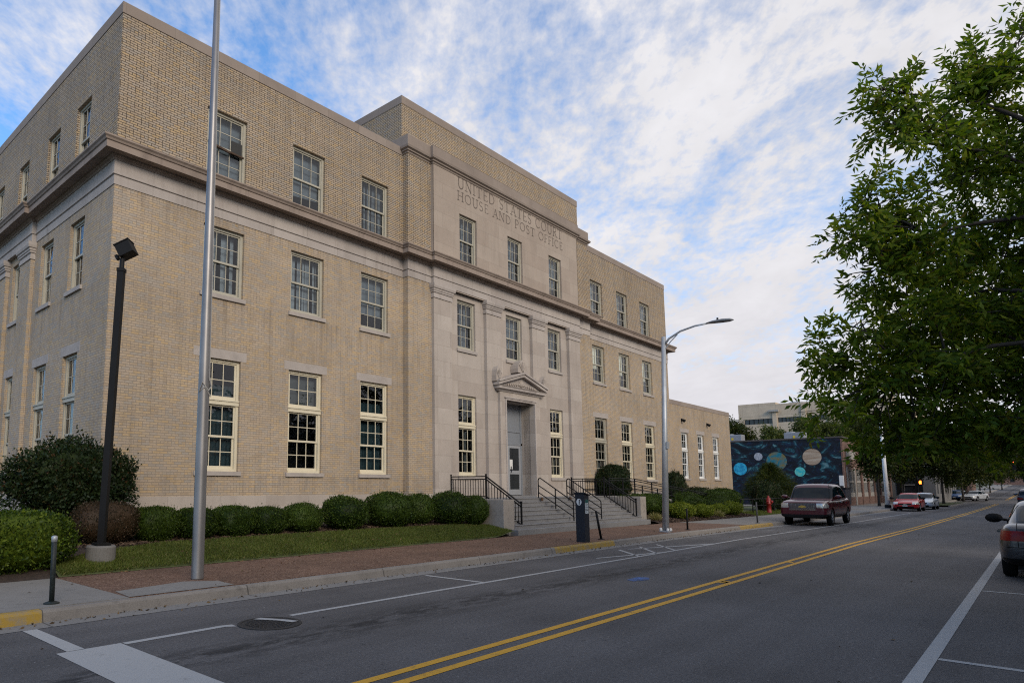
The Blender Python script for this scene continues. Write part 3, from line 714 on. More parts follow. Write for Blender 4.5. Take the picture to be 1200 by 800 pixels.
palmette(CX - 1.72, 6.08, .42, .62, -1); palmette(CX + .02, 6.62, .72, .58); palmette(CX + 1.72, 6.08, .42, .62, 1)
# door recess
b = MB(); yd = 16.72
b.box(22.9, 23.05, 16.24, yd + .1, 1.2, 5.4); b.box(25.22, 25.4, 16.24, yd + .1, 1.2, 5.4); b.box(23.05, 25.22, 16.26, yd + .1, 5.362, 5.5); b.build('door_reveal', M['stone'], pt)
dm = M['door_grey']
b = MB().box(23.05, 25.22, yd, yd + .06, 3.62, 5.36); b.box(23.05, 25.22, yd - .03, yd, 4.12, 4.18); b.box(24.10, 24.17, yd - .025, yd, 4.18, 5.36); b.box(25.12, 25.22, yd - .04, yd, 1.36, 5.36); b.box(23.05, 23.15, yd - .04, yd, 1.36, 5.36); b.box(23.05, 25.22, yd - .04, yd, 3.55, 3.64)
b.build('transom_panel', dm, pt)
for xa in (23.15, 24.135):
    xb = xa + .985; b = MB()
    b.box(xa, xa + .13, yd - .02, yd + .03, 1.38, 3.55); b.box(xb - .13, xb, yd - .02, yd + .03, 1.38, 3.55)
    for z0, z1 in ((1.38, 1.62), (2.28, 2.44), (3.42, 3.55)): b.box(xa + .13, xb - .13, yd - .02, yd + .03, z0, z1)
    d = b.build('door', plain('door_aluminium', (.42, .44, .47), .4, .4, var=.05), CH)
    MB().quad((xa + .12, yd, 1.6), (xb - .12, yd, 1.6), (xb - .12, yd, 3.44), (xa + .12, yd, 3.44)).build('glass', M['glass_far'], d)
    MB().tube([(xa + .2, yd - .05, 2.35), (xa + .2, yd - .07, 2.5), (xa + .2, yd - .05, 2.62)], .015).build('handle', M['black_metal'], d)
    if xa > 24: MB().box(xa + .15, xa + .36, yd - .012, yd - .006, 2.50, 2.92).build('notice', M['white_paint'], d)
MB().box(23.05, 25.22, 16.0, yd + .1, 1.2, 1.36).build('threshold', M['step'], pt)
# little plaque beside the portal
pq = MB().box(25.93, 26.14, 16.215, 16.248, 3.72, 4.62).build('plaque', plain('brass_plaque', (.20, .13, .05), .4, .6, var=.4, scale=9), CH)
MB().box(25.94, 26.13, 16.205, 16.214, 3.74, 3.95).build('blue_plate', plain('blue_plate', (.04, .08, .22), .4), pq)

# inscription: flat Roman capitals built from strokes, carving shade put into their dark colour
def glyph(ch):
    A = math.pi
    arc = lambda cx, cy, rx, ry, a0, a1, n=12: [(cx + rx * math.cos(R(a0 + (a1 - a0) * k / n)), cy + ry * math.sin(R(a0 + (a1 - a0) * k / n))) for k in range(n + 1)]
    T, N_ = .115, .055
    G = {
     'U': (.74, [([(.12, 1), (.12, .34)] + arc(.37, .34, .25, .34, 180, 360) + [(.62, 1)], T)], [(.12, 1), (.62, 1)]),
     'N': (.80, [([(.12, 0), (.12, 1)], N_), ([(.10, 1), (.68, 0)], T), ([(.68, 0), (.68, 1)], N_)], [(.12, 0), (.10, 1), (.68, 1)]),
     'I': (.28, [([(.14, 0), (.14, 1)], T)], [(.14, 0), (.14, 1)]),
     'T': (.72, [([(.36, 0), (.36, 1)], T), ([(.04, .97), (.68, .97)], N_), ([(.05, .98), (.05, .82)], N_), ([(.67, .98), (.67, .82)], N_)], [(.36, 0)]),
     'E': (.58, [([(.14, 0), (.14, 1)], T), ([(.1, .97), (.52, .97)], N_), ([(.14, .52), (.46, .52)], N_), ([(.1, .03), (.54, .03)], N_), ([(.52, .97), (.52, .84)], N_), ([(.54, .03), (.54, .17)], N_)], []),
     'F': (.54, [([(.14, 0), (.14, 1)], T), ([(.1, .97), (.50, .97)], N_), ([(.14, .52), (.44, .52)], N_), ([(.50, .97), (.50, .83)], N_)], [(.14, 0)]),
     'D': (.80, [([(.14, 0), (.14, 1)], T), ([(.1, .97), (.32, .97)] + arc(.32, .5, .38, .47, 90, -90) + [(.1, .03)], .085)], []),
     'S': (.56, [(arc(.28, .745, .20, .225, 35, 270) + arc(.28, .265, .215, .25, 90, -150), .09)], []),
     'A': (.76, [([(.08, 0), (.38, 1)], N_), ([(.38, 1), (.68, 0)], T), ([(.18, .36), (.57, .36)], N_)], [(.08, 0), (.68, 0)]),
     'C': (.76, [(arc(.42, .5, .34, .48, 42, 318, 18), .09)], []),
     'O': (.86, [(arc(.43, .5, .36, .48, 0, 360, 24), .09)], []),
     'R': (.66, [([(.14, 0), (.14, 1)], T), ([(.1, .97), (.3, .97)] + arc(.3, .74, .24, .23, 90, -90) + [(.14, .51)], .08), ([(.30, .5), (.62, 0)], T)], [(.14, 0), (.62, 0)]),
     'H': (.80, [([(.13, 0), (.13, 1)], T), ([(.67, 0), (.67, 1)], T), ([(.13, .52), (.67, .52)], N_)], [(.13, 0), (.13, 1), (.67, 0), (.67, 1)]),
     'P': (.62, [([(.14, 0), (.14, 1)], T), ([(.1, .97), (.3, .97)] + arc(.3, .72, .25, .25, 90, -90) + [(.14, .47)], .08)], [(.14, 0)]),
    }
    return G[ch]
def inscription(b, text, x0, x1, z, h, y, gap=.12, space=.46):
    adv = sum((space if c == ' ' else glyph(c)[0] + gap) for c in text) - gap; k = (x1 - x0) / adv; x = x0; lay = 0
    for c in text:
        if c == ' ': x += space * k; continue
        w, strokes, serifs = glyph(c)
        for pts, th in strokes:
            th *= h * .9; P = [Vector((x + a * k, z + v * h)) for a, v in pts]
            for p, q in zip(P[:-1], P[1:]):
                lay = (lay + 1) % 7; d = (q - p).normalized(); o = Vector((-d.y, d.x)) * th / 2; e = d * (.18 * th if len(P) > 2 else 0); yy = y - .0006 * lay
                a_, b_, c_, d_ = p - o - e, q - o + e, q + o + e, p + o - e
                b.quad((a_.x, yy, a_.y), (b_.x, yy, b_.y), (c_.x, yy, c_.y), (d_.x, yy, d_.y))
        for a, v in serifs:
            lay = (lay + 1) % 7; yy = y - .0006 * lay - .005; X_ = x + a * k; Z_ = z + v * h + (.022 if v == 0 else -.022) * h
            b.quad((X_ - .15 * k, yy, Z_ - .022 * h), (X_ + .15 * k, yy, Z_ - .022 * h), (X_ + .15 * k, yy, Z_ + .022 * h), (X_ - .15 * k, yy, Z_ + .022 * h))
        x += (w + gap) * k
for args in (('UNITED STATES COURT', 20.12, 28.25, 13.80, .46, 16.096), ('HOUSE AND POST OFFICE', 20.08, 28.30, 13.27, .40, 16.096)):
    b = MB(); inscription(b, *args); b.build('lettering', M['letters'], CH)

# ------------------------------------------------------------------ low annex
AN = thing('annex', 'low one-storey buff brick wing with three tall white windows beyond the courthouse', 'building', (0, 0, 0))
ya = 17.0; hs = []
AW = [(45.02, 1.17), (47.9, 1.17), (50.85, 1.2)]
for c, w in AW: hs.append((c - w / 2 - X1, c + w / 2 - X1, 2.3, 5.33))
b = MB(); b.wall((X1, ya), (54.0, ya), -.6, 7.1, hs, .3); b.wall((54.0, ya), (54.0, 34), -.6, 7.1, []); b.wall((54, 34), (X1, 34), -.6, 7.1, [])
b.build('brick_wall', M['brick_annex'], AN)
MB().quad((X1, ya, 6.9), (54, ya, 6.9), (54, 34, 6.9), (X1, 34, 6.9)).build('roof', M['roof'], AN)
MB().box(X1 + .1, 53.8, ya + 2.5, ya + 2.7, -.2, 6.9).build('inner_wall', M['room'], AN)
MB().profile([(X1, ya), (54, ya), (54, 34)], [(-.4, 7.1), (.02, 7.1), (.02, 7.38), (-.4, 7.40)]).build('coping', M['coping'], AN)
for k, (c, w) in enumerate(AW): window(AN, c, ya, 2.3, w, 3.03, 'tall', 'white_paint', 0, True, True, ['teal', 'strips', 'full'][k], 200 + k)
for x in (44.6, 49.2):
    b = MB().box(x - .06, x + .06, ya - .05, ya, 6.05, 6.25); b.lathe([(.06, 0), (.11, .2), (.10, .22), (.02, .22)], 10, M=Matrix.Translation((x, ya - .05, 6.18)) @ Matrix.Rotation(R(125), 4, 'X'))
    b.build('flood_lamp', M['black_metal'], AN)

# ------------------------------------------------------------------ foliage
def leaf_mat(name, ramp, trans=.35, rough=.5):
    m, t = new_mat(name)
    g = t.t.nodes.new('ShaderNodeNewGeometry')
    c = t.ramp(g.outputs['Random Per Island'], ramp)
    P = g.outputs['Position']; n = t.noise(P, 1.1, 3)
    f = t.n('ShaderNodeMapRange', i={'Value': n, 'From Min': .3, 'From Max': .7, 'To Min': .78, 'To Max': 1.2}).outputs[0]
    c = t.mix(1.0, c, t.vec(f, f, f), 'MULTIPLY')
    b = t.n('ShaderNodeBsdfPrincipled', i={'Base Color': c, 'Roughness': rough, 'Specular IOR Level': .2})
    tr = t.n('ShaderNodeBsdfTranslucent'); t.t.links.new(t.mix(1.0, c, (1.2, 1.35, .6), 'MULTIPLY'), tr.inputs[0])
    mx = t.n('ShaderNodeMixShader', i={0: trans}); t.t.links.new(b.outputs[0], mx.inputs[1]); t.t.links.new(tr.outputs[0], mx.inputs[2])
    o = t.n('ShaderNodeOutputMaterial'); t.t.links.new(mx.outputs[0], o.inputs[0]); return m
M['leaf_tree'] = leaf_mat('pecan_leaf', [(0, (.05, .095, .010)), (.35, (.095, .155, .015)), (.7, (.155, .21, .02)), (.95, (.23, .26, .024)), (1, (.17, .12, .025))], .5, .6)
M['leaf_street'] = leaf_mat('street_tree_leaf', [(0, (.018, .030, .006)), (.5, (.032, .048, .009)), (.9, (.055, .066, .011)), (1, (.10, .085, .02))], .35, .6)
M['leaf_far'] = leaf_mat('far_tree_leaf', [(0, (.05, .07, .018)), (.5, (.075, .10, .024)), (1, (.12, .13, .03))], .35)
M['leaf_holly'] = leaf_mat('dark_evergreen_leaf', [(0, (.010, .020, .007)), (.6, (.018, .033, .010)), (.9, (.030, .045, .013)), (1, (.07, .032, .014))], .15, .5)
M['leaf_box'] = leaf_mat('clipped_box_leaf', [(0, (.012, .026, .004)), (.5, (.032, .060, .008)), (.9, (.065, .10, .013)), (1, (.10, .14, .02))], .2, .5)
M['leaf_hedge'] = leaf_mat('hedge_leaf', [(0, (.016, .034, .004)), (.5, (.042, .074, .007)), (.85, (.085, .125, .011)), (1, (.14, .18, .02))], .22, .5)
M['leaf_red'] = leaf_mat('bronze_leaf', [(0, (.012, .015, .006)), (.5, (.034, .024, .012)), (.85, (.06, .036, .02)), (1, (.15, .10, .07))], .2, .5)
M['leaf_mid'] = leaf_mat('mid_hedge_leaf', [(0, (.013, .028, .004)), (.5, (.032, .058, .007)), (.9, (.062, .095, .011)), (1, (.10, .13, .017))], .2, .5)
M['leaf_lime'] = leaf_mat('lime_leaf', [(0, (.06, .09, .008)), (.5, (.14, .18, .014)), (1, (.26, .28, .04))], .3, .5)
M['bark'] = plain('grey_brown_bark', (.032, .026, .021), .95, var=.4, scale=9, bump=.6)
M['bark_dark'] = plain('dark_bark', (.03, .025, .021), .95, var=.4, scale=6)

def leaves(P, D, size, r, w=.42, curl=.12):
    """quads: P centres, D unit directions of the blade; returns verts, faces"""
    n = len(P); a = r.normal(size=(n, 3)); S = np.cross(D, a); S /= np.linalg.norm(S, axis=1, keepdims=True) + 1e-9
    N = np.cross(S, D); L = size[:, None] if np.ndim(size) else size
    base = P - D * L * .5; tip = P + D * L * .5 - N * L * curl; l = P + S * L * w * .5 + N * L * .05; q = P - S * L * w * .5 + N * L * .05
    V = np.stack([base, l, tip, q], 1).reshape(-1, 3); F = np.arange(4 * n).reshape(n, 4); return V, F

def unit(v): return v / (np.linalg.norm(v, axis=-1, keepdims=True) + 1e-9)

def bush_mesh(name, mat, sx, sy, sz, n, leaf, power=2.2, lump=.08, core=.86, seed=0, loose=.075, cut=-.9):
    """clipped shrub: leaves set all over a lumpy super-ellipsoid, over a solid twiggy core; its foot is at z = 0"""
    r = np.random.default_rng(seed)
    d = unit(r.normal(size=(n, 3))); d = d[d[:, 2] > cut]
    def rad(d):
        k = (np.abs(d) ** power).sum(1) ** (-1 / power)
        ph = r_ph; w = sum(np.sin(d @ ph[i] * (2.2 + i) + i * 1.7) for i in range(6)) / 6
        return k * (1 + lump * w * 1.6)
    r_ph = r.normal(size=(6, 3)) * 1.3
    s = np.array([sx, sy, sz]) / 2; dep = 1 - np.abs(r.normal(size=len(d))) * loose + .02 * r.normal(size=len(d))
    P = d * rad(d)[:, None] * dep[:, None] * s; P[:, 2] += sz / 2
    D = unit(unit(d / s) * .7 + r.normal(size=(len(d), 3)) * .75 + np.array([0, 0, .35]))
    st = r.random(len(P)) < .03; P[st] += d[st] * (leaf * r.uniform(.6, 2.2, st.sum()))[:, None]
    tp = .70 + .30 * np.clip(P[:, 2] / (.32 * sz), 0, 1); P[:, :2] *= tp[:, None]
    V, F = leaves(P, D, leaf * r.uniform(.7, 1.3, len(d)), r, .5)
    u = np.linspace(0, 2 * np.pi, 25)[:-1]; v = np.linspace(-1.2, np.pi / 2, 12); cd = np.array([[np.cos(b) * np.cos(a), np.cos(b) * np.sin(a), np.sin(b)] for b in v for a in u])
    C = cd * (rad(cd) * core)[:, None] * s; C[:, 2] += sz / 2; C[:, 2] = np.maximum(C[:, 2], 0.02); C[:, :2] *= (.68 + .32 * np.clip(C[:, 2] / (.32 * sz), 0, 1))[:, None]
    CF = np.array([[k * 24 + q, k * 24 + (q + 1) % 24, (k + 1) * 24 + (q + 1) % 24, (k + 1) * 24 + q] for k in range(11) for q in range(24)]) + len(V)
    V = np.concatenate([V, C]); F = np.concatenate([F, CF]); V[:, 2] = np.maximum(V[:, 2], .0)
    return np_mesh(name, V, F, mat)

def lobed_crown(name, mat, lobes, per, leaf, seed, leaflets=5, spread=.5, droop=.25, flat=1.0, shell=.45):
    """crown of many leaf sprays spread through the volume of several lobes (x, y, z, r)"""
    r = np.random.default_rng(seed); Vs, Fs, n0 = [], [], 0
    for (x, y, z, rr) in lobes:
        k = max(6, int(per * rr ** 2)); d = unit(r.normal(size=(k, 3))); d[:, 2] *= flat
        rad = rr * (1 - np.abs(r.normal(size=k)) * shell).clip(.05, 1.12); rad *= 1 + .22 * np.sin(d @ r.normal(size=3) * 4 + r.uniform(0, 6))
        C = np.array([x, y, z]) + d * rad[:, None]
        T = unit(d * .8 + r.normal(size=(k, 3)) * .6 - np.array([0, 0, droop]))
        S = unit(np.cross(T, r.normal(size=(k, 3)))); N = np.cross(T, S)
        for q in range(leaflets):
            t = (q // 2) / max(1, leaflets // 2); sd = 1 if q % 2 else -1
            if q == leaflets - 1 and leaflets % 2: P = C + T * leaf * 2.6 * (leaflets / 7); D = T + .1 * N
            else: P = C + T * leaf * (t * 2.2 - .2) * (leaflets / 7) + S * sd * leaf * .45; D = S * sd * .85 + T * .5
            D = unit(D + r.normal(size=(k, 3)) * .25 - np.array([0, 0, .18])); P = P + r.normal(size=(k, 3)) * leaf * .18
            V, F = leaves(P, D, leaf * r.uniform(.75, 1.25, k), r, spread); Vs.append(V); Fs.append(F + n0); n0 += len(V)
    return np_mesh(name, np.concatenate(Vs), np.concatenate(Fs), mat)

def clump_crown(name, mat, lobes, seed, leaf=.12, clumps=26, sprays=11, leaflets=7):
    """lobes made of separate twig clumps with gaps between them; each clump carries pinnate leaves hanging from a twig"""
    r = np.random.default_rng(seed); C, T, tw = [], [], []
    for (x, y, z, rr) in lobes:
        k = max(4, int(clumps * rr ** 1.9)); d = unit(r.normal(size=(k, 3))); d[:, 2] *= .85
        q = np.array([x, y, z]) + d * (rr * (.35 + .65 * r.random(k) ** .5))[:, None]
        for c, dd in zip(q, d):
            ax = unit(dd * .8 + r.normal(size=3) * .45 + np.array([0, 0, .1])); L = .20 + .16 * r.random(); tw.append((c - ax * L, c + ax * L))
            t = r.uniform(-1, 1, sprays); P = c + ax * (t * L)[:, None] + r.normal(size=(sprays, 3)) * .035
            o = unit(r.normal(size=(sprays, 3)) + ax * .9 - np.array([0, 0, .25])); C.append(P + o * leaf * .5); T.append(o)
    C = np.concatenate(C); T = np.concatenate(T); k = len(C); Vs, Fs, n0 = [], [], 0
    S = unit(np.cross(T, r.normal(size=(k, 3)) * .6 + np.array([0, 0, 1.0]))); N = np.cross(T, S)
    for q in range(leaflets):
        if q == leaflets - 1: P = C + T * leaf * 1.75; D = T - .15 * np.array([0, 0, 1.0])
        else: s_ = 1 if q % 2 else -1; P = C + T * leaf * (.25 + .5 * (q // 2)) + S * s_ * leaf * .5; D = S * s_ * .9 + T * .55 - N * .1
        D = unit(D + r.normal(size=(k, 3)) * .16 - np.array([0, 0, .12])); V, F = leaves(P + r.normal(size=(k, 3)) * leaf * .08, D, leaf * r.uniform(.8, 1.25, k), r, .36, .18); Vs.append(V); Fs.append(F + n0); n0 += len(V)
    return np_mesh(name, np.concatenate(Vs), np.concatenate(Fs), mat), tw

# --- the big tree over the right-hand side of the street
TREE_LOBES = [
    (12.00, -0.02, 7.50, 0.43),
    (12.50, -0.31, 8.10, 0.26),
    (12.00, 0.41, 7.42, 0.43),
    (11.20, 1.21, 7.36, 0.26),
    (11.30, 1.04, 7.07, 0.34),
    (11.50, 0.75, 6.71, 0.45),
    (11.20, 1.08, 6.70, 0.28),
    (12.50, 0.04, 6.58, 0.80),
    (12.00, 0.47, 5.95, 0.43),
    (11.00, 1.50, 5.62, 0.31),
    (11.20, 1.15, 5.37, 0.49),
    (11.60, 0.89, 5.03, 0.52),
    (12.60, 0.35, 5.16, 0.77),
    (10.80, 1.66, 5.05, 0.25),
    (11.00, 1.47, 4.68, 0.40),
    (11.40, 1.12, 4.20, 0.59),
    (12.20, 0.69, 4.01, 0.77),
    (10.80, 1.74, 3.89, 0.30),
    (10.60, 1.90, 3.41, 0.36),
    (11.00, 1.56, 3.36, 0.52),
    (10.60, 1.87, 2.87, 0.30),
    (11.40, 1.15, 3.11, 0.59),
    (12.20, 0.58, 3.07, 0.81),
    (11.00, 1.56, 2.62, 0.25),
    (11.20, 1.47, 2.30, 0.27),
    (11.40, 1.21, 2.29, 0.34),
    (13.00, 0.17, 4.06, 0.73),
    (13.00, 0.18, 2.93, 0.73),
    (12.00, 0.90, 2.36, 0.44),
    (13.00, 0.45, 2.33, 0.48),
    (13.5, -1.6, 5.2, 1.6), (15.5, -2.6, 5.6, 1.7), (12.4, -3.6, 5.6, 1.6), (13.8, -4.6, 6.2, 1.8), (14.2, -2.4, 7.4, 1.3), (12.6, -1.3, 7.0, 1.1), (15.6, -1.2, 7.0, 1.3), (15.8, .6, 5.0, 1.2), (15.5, -4.4, 4.4, 1.3), (11.8, -2.4, 6.8, 1.1), (14.6, -3.4, 7.2, 1.6)]
def limb(b, a, c, r0, r1, bend=.12, seed=0, n=7):
    r = random.Random(seed); a = Vector(a); c = Vector(c); L = (c - a).length; o = Vector((r.uniform(-1, 1), r.uniform(-1, 1), r.uniform(-.2, 1))) * L * bend
    pts = [a.lerp(c, k / n) + o * math.sin(math.pi * k / n) + Vector((r.uniform(-1, 1), r.uniform(-1, 1), r.uniform(-1, 1))) * L * .015 for k in range(n + 1)]
    b.tube(pts, [r0 + (r1 - r0) * (k / n) ** .8 for k in range(n + 1)], 7); return pts

TREE = thing('shade_tree', 'tall leafy tree whose branches hang over the near side of the street', 'tree', (13.6, -2.9, .15))
TL = TREE_LOBES
def build_shade_tree():
    base = Vector((13.6, -2.9, .15)); b = MB()
    b.tube([(0, 0, -.2), (.02, .02, .4), (.05, .1, 1.4), (.02, .25, 2.5), (-.05, .35, 3.4)], [.34, .26, .22, .2, .18], 14)
    fork = [Vector((.02, .25, 2.5)), Vector((-.05, .35, 3.4))]
    r = random.Random(5)
    mains = []
    for k, tgt in enumerate([(-1.6, 2.4, 5.2), (-.4, 2.8, 6.6), (1.6, 2.6, 5.6), (-2.6, .6, 6.4), (2.4, .2, 6.6), (.4, -2.2, 6.4), (-1.6, -2.0, 5.4), (.2, 1.0, 8.2), (-1.2, 3.2, 3.7), (1.4, 3.4, 3.9), (-2.2, 3.6, 6.3), (-2.3, 3.8, 5.0), (-2.5, 4.1, 3.2), (-1.9, 3.3, 7.0), (-1.4, 3.6, 4.3)]):
        mains.append(limb(b, fork[k % 2], Vector(tgt), .055, .02, .2, k))
    for k, (x, y, z, rr) in enumerate(TL):
        c = Vector((x, y, z)) - base
        best = min((p for m_ in mains for p in m_[2:]), key=lambda p: (p - c).length)
        tw = limb(b, best, c, .018, .007, .2, 50 + k, 6)
        for q in range(6):
            d = Vector((r.gauss(0, 1), r.gauss(0, 1), r.gauss(0, .8))).normalized() * rr * .85
            limb(b, tw[3 + q % 4], c + d, .012, .004, .12, 200 + k * 7 + q, 4)
    me, twigs = clump_crown('crown', M['leaf_tree'], [(x - base.x, y - base.y, z - base.z, rr) for x, y, z, rr in TL], 11, .115, 47, 12)
    for a_, c_ in twigs: b.tube([a_, c_], [.007, .003], 4, False)
    b.build('trunk', M['bark'], TREE, smooth=True); place(me, 'crown', TREE)
build_shade_tree()

def street_tree(name, label, x, y, h, rad, seed, mat='leaf_street', clear=2.4, leaf=.2, per=150, group=None, trunk=.14, bark='bark_dark', z=None):
    r = random.Random(seed); zb = (gz(x) + .15) if z is None else z
    t = thing(name, label, 'tree', (x, y, zb), 0, group); b = MB()
    b.tube([(0, 0, -.1), (0, 0, .3), (r.uniform(-.1, .1), r.uniform(-.1, .1), clear), (r.uniform(-.2, .2), r.uniform(-.2, .2), h * .75)], [trunk * 1.4, trunk, trunk * .8, trunk * .25], 8)
    lobes = []
    for k in range(15):
        a = k * 2.4 + r.uniform(-.3, .3); f = (k + .5) / 15; zz = clear + (h - clear) * (.12 + .8 * f); e = math.sin(math.pi * (.12 + .8 * f)) ** .7
        q = rad * e * r.uniform(.45, .75); lobes.append((q * math.cos(a), q * math.sin(a), zz, rad * r.uniform(.34, .5)))
        limb(b, (0, 0, min(zz - .4, h * .7)), (q * math.cos(a), q * math.sin(a), zz), trunk * .4, trunk * .1, .1, seed * 50 + k, 4)
    b.build('trunk', M[bark], t, smooth=True)
    place(lobed_crown('crown', M[mat], lobes, per, leaf, seed, 5, .5), 'crown', t); return t

# ------------------------------------------------------------------ shrubs by the courthouse
def shrub(name, label, mesh, x, y, z, rz=0, scale=None, group=None, cat='shrub'):
    o = place(mesh, name, None, (x, y, z), rz, scale); return tag(o, label, cat, group)
hedge_me = bush_mesh('hedge', M['leaf_hedge'], 3.6, 1.9, 1.12, 22000, .062, 5, .04, .89, 1)
box_me = [bush_mesh('clipped_shrub', M['leaf_box'], 1.35, 1.25, 1.05, 8000, .05, 2.35, .07, .87, 20 + k) for k in range(3)]
sq_me = [bush_mesh('clipped_shrub', M['leaf_box'], 1.65, 1.2, .92, 8500, .054, 3.4, .06, .87, 30 + k) for k in range(2)]
lime_me = bush_mesh('lime_shrub', M['leaf_lime'], 1.3, 1.2, .78, 4200, .07, 2.2, .10, .86, 41, .08)
shrub('hedge', 'bright green clipped hedge block beside the concrete pavement at the corner', hedge_me, 2.95, 13.35, .16, R(2), cat='hedge')
holly = thing('evergreen_shrub', 'big dark green evergreen shrub in front of the courthouse corner', 'shrub', (5.66, 15.6, .56))
_lob = [(0, 0, 1.45, .78), (-.75, .1, 1.25, .68), (.62, .05, 1.3, .66), (-.3, -.3, 1.05, .66), (.4, -.3, 1.0, .62), (-.95, 0, .85, .52), (.95, .1, .95, .50), (0, .3, 1.75, .5), (-.4, .2, 1.9, .42), (.15, .1, 2.05, .34), (.95, -.1, 1.45, .36), (-1.1, .1, 1.35, .4)]
place(lobed_crown('foliage', M['leaf_holly'], _lob, 1300, .085, 3, 3, .46, -.25, 1, .22), 'foliage', holly); _c = place(bush_mesh('inner_foliage', M['leaf_holly'], 2.5, 1.5, 1.75, 15000, .085, 2.3, .2, .82, 4, .1), 'inner_foliage', holly); _c.location = (0, 0, .35)
b = MB()
for k in range(9):
    a = k * .7; limb(b, (.08 * math.cos(a), .08 * math.sin(a), -.05), (.6 * math.cos(a), .45 * math.sin(a), 1.3), .035, .012, .15, k, 5)
b.build('stem', M['bark_dark'], holly)
shrub('bronze_shrub', 'low bronze leaved shrub behind the black lamp pole', bush_mesh('bronze_shrub', M['leaf_red'], 1.9, 1.2, .98, 11000, .042, 2.8, .07, .92, 51), 5.95, 14.5, .48, 0, (.72, .8, .95))
shrub('bronze_shrub', 'bronze leaved shrub against the side wall of the courthouse', bush_mesh('bronze_shrub', M['leaf_red'], 1.5, 1.5, 1.75, 9000, .055, 2.4, .10, .9, 52), 3.55, 17.6, .4)
HW = ['first from the bronze shrub', 'behind the flagpole', 'third from the bronze shrub', 'fourth from the bronze shrub', 'last before the round shrubs']
for k, x in enumerate((7.05, 8.05, 9.05, 10.05)):
    m_ = sq_me[k % 2]
    if k == 0: m_ = bush_mesh('clipped_shrub', M['leaf_mid'], 1.65, 1.2, .92, 8500, .054, 3.2, .06, .87, 33)
    shrub('clipped_shrub', 'square clipped shrub of the low courthouse hedge, ' + HW[k], m_, x, 14.5, .47, 0, (.61, .82, (.88, .82, .85, .80)[k]), 'clipped shrubs along the courthouse front')
RB = [(11.2, 14.5, .90, .78, 'smaller round clipped shrub, next after the square hedge'), (12.75, 14.5, 1.10, .96, 'round clipped shrub between the second and third tall windows of the near wing'), (14.55, 14.45, 1.26, 1.05, 'largest round clipped shrub in front of the near wing'),
      (16.15, 14.7, .92, .98, 'round clipped shrub in front of the brick pier, half behind its bigger neighbour'), (17.1, 14.2, 1.08, 1.06, 'round clipped shrub nearest but one to the stair wall'), (17.88, 13.75, .76, .92, 'round clipped shrub touching the stair wall')]
for k, (x, y, s, sz, lab) in enumerate(RB):
    shrub('round_shrub', lab, box_me[k % 3], x, y, .46, k * 1.3, (s * .97, s * .97, sz), 'clipped shrubs along the courthouse front')
# planting in front of the far wing
t_ = shrub('evergreen_shrub', 'dark red tipped evergreen bush on the stair landing below the far wing windows', bush_mesh('evergreen_shrub', M['leaf_holly'], 2.2, 1.5, 1.9, 16000, .07, 2.3, .12, .86, 61, .08), 32.0, 16.6 - .85, .95)
RS = [(30.1, 14.2, 1.05, .95), (31.2, 14.3, 1.0, 1.0), (32.5, 14.2, 1.1, 1.02), (33.7, 14.3, 1.0, .95), (36.9, 13.9, 1.3, 1.08), (39.0, 14.9, .95, 1.1), (39.4, 13.5, .9, .82), (41.2, 13.9, 1.15, 1.0), (42.6, 14.4, 1.3, 1.2), (44.3, 14.8, 1.5, 1.45), (46.6, 15.3, 1.7, 1.5)]
RL = ['beside the far stair wall', 'second from the far stair wall', 'third from the far stair wall, left of the street lamp', 'behind the street lamp post', 'widest round shrub in the mulch bed', 'tucked behind the widest shrub of the mulch bed', 'behind the small lime shrub by the grey post', 'wide and low, near the end of the mulch bed', 'at the end of the mulch bed', 'on the grass below the last annex window', 'under the corner of the annex']
for k, ((x, y, s, sz), lab) in enumerate(zip(RS, RL)):
    shrub('round_shrub', 'dark green clipped shrub ' + lab, box_me[(k + 1) % 3], x, y, bedR(min(x, 43), y) - .04 if x < 43.5 else .2 + gz(x), k * .9, (s, s, sz), 'clipped shrubs in front of the far wing')
for x, y, s, lab in ((33.0, 12.85, 1.05, 'larger lime green shrub in front of the ramp, near the street lamp'), (35.7, 12.8, .9, 'lime green shrub in the middle of the mulch bed'), (38.7, 13.0, .85, 'smallest lime green shrub in the mulch bed'), (40.3, 12.9, 1.0, 'lime green shrub at the far end of the mulch bed')):
    shrub('lime_shrub', lab, lime_me, x, y, bedR(x, y) - .03, x, (s, s, s), 'lime green shrubs')
for x, y, s, lab in ((30.0, 12.8, .55, 'pale yellow grass tuft beside the far stair wall'), (35.6, 12.7, .5, 'pale yellow tuft between the two lime shrubs'), (37.9, 12.75, .55, 'pale yellow tuft left of the smallest lime shrub')):
    r_ = np.random.default_rng(int(x)); n = 300; d = unit(r_.normal(size=(n, 3)) * [1, 1, .5] + [0, 0, .9]); V, F = leaves(d * r_.uniform(.2, .45, n)[:, None], d, .4 * np.ones(n), r_, .06)
    shrub('grass_tuft', lab, np_mesh('grass_tuft', V, F, M['straw'] if 'straw' in M else M.setdefault('straw', leaf_mat('straw_leaf', [(0, (.16, .15, .05)), (1, (.34, .30, .13))], .3))), x, y, bedR(x, y), 0, (s * 1.3,) * 3, cat='plant')
spr = [bush_mesh('spreading_shrub', M['leaf_holly'], 2.4, 1.6, 1.3, 9000, .075, 2.2, .16, .84, 70, .1), bush_mesh('spreading_shrub', M['leaf_box'], 2.4, 1.6, 1.2, 9000, .07, 2.2, .16, .84, 71, .1)]
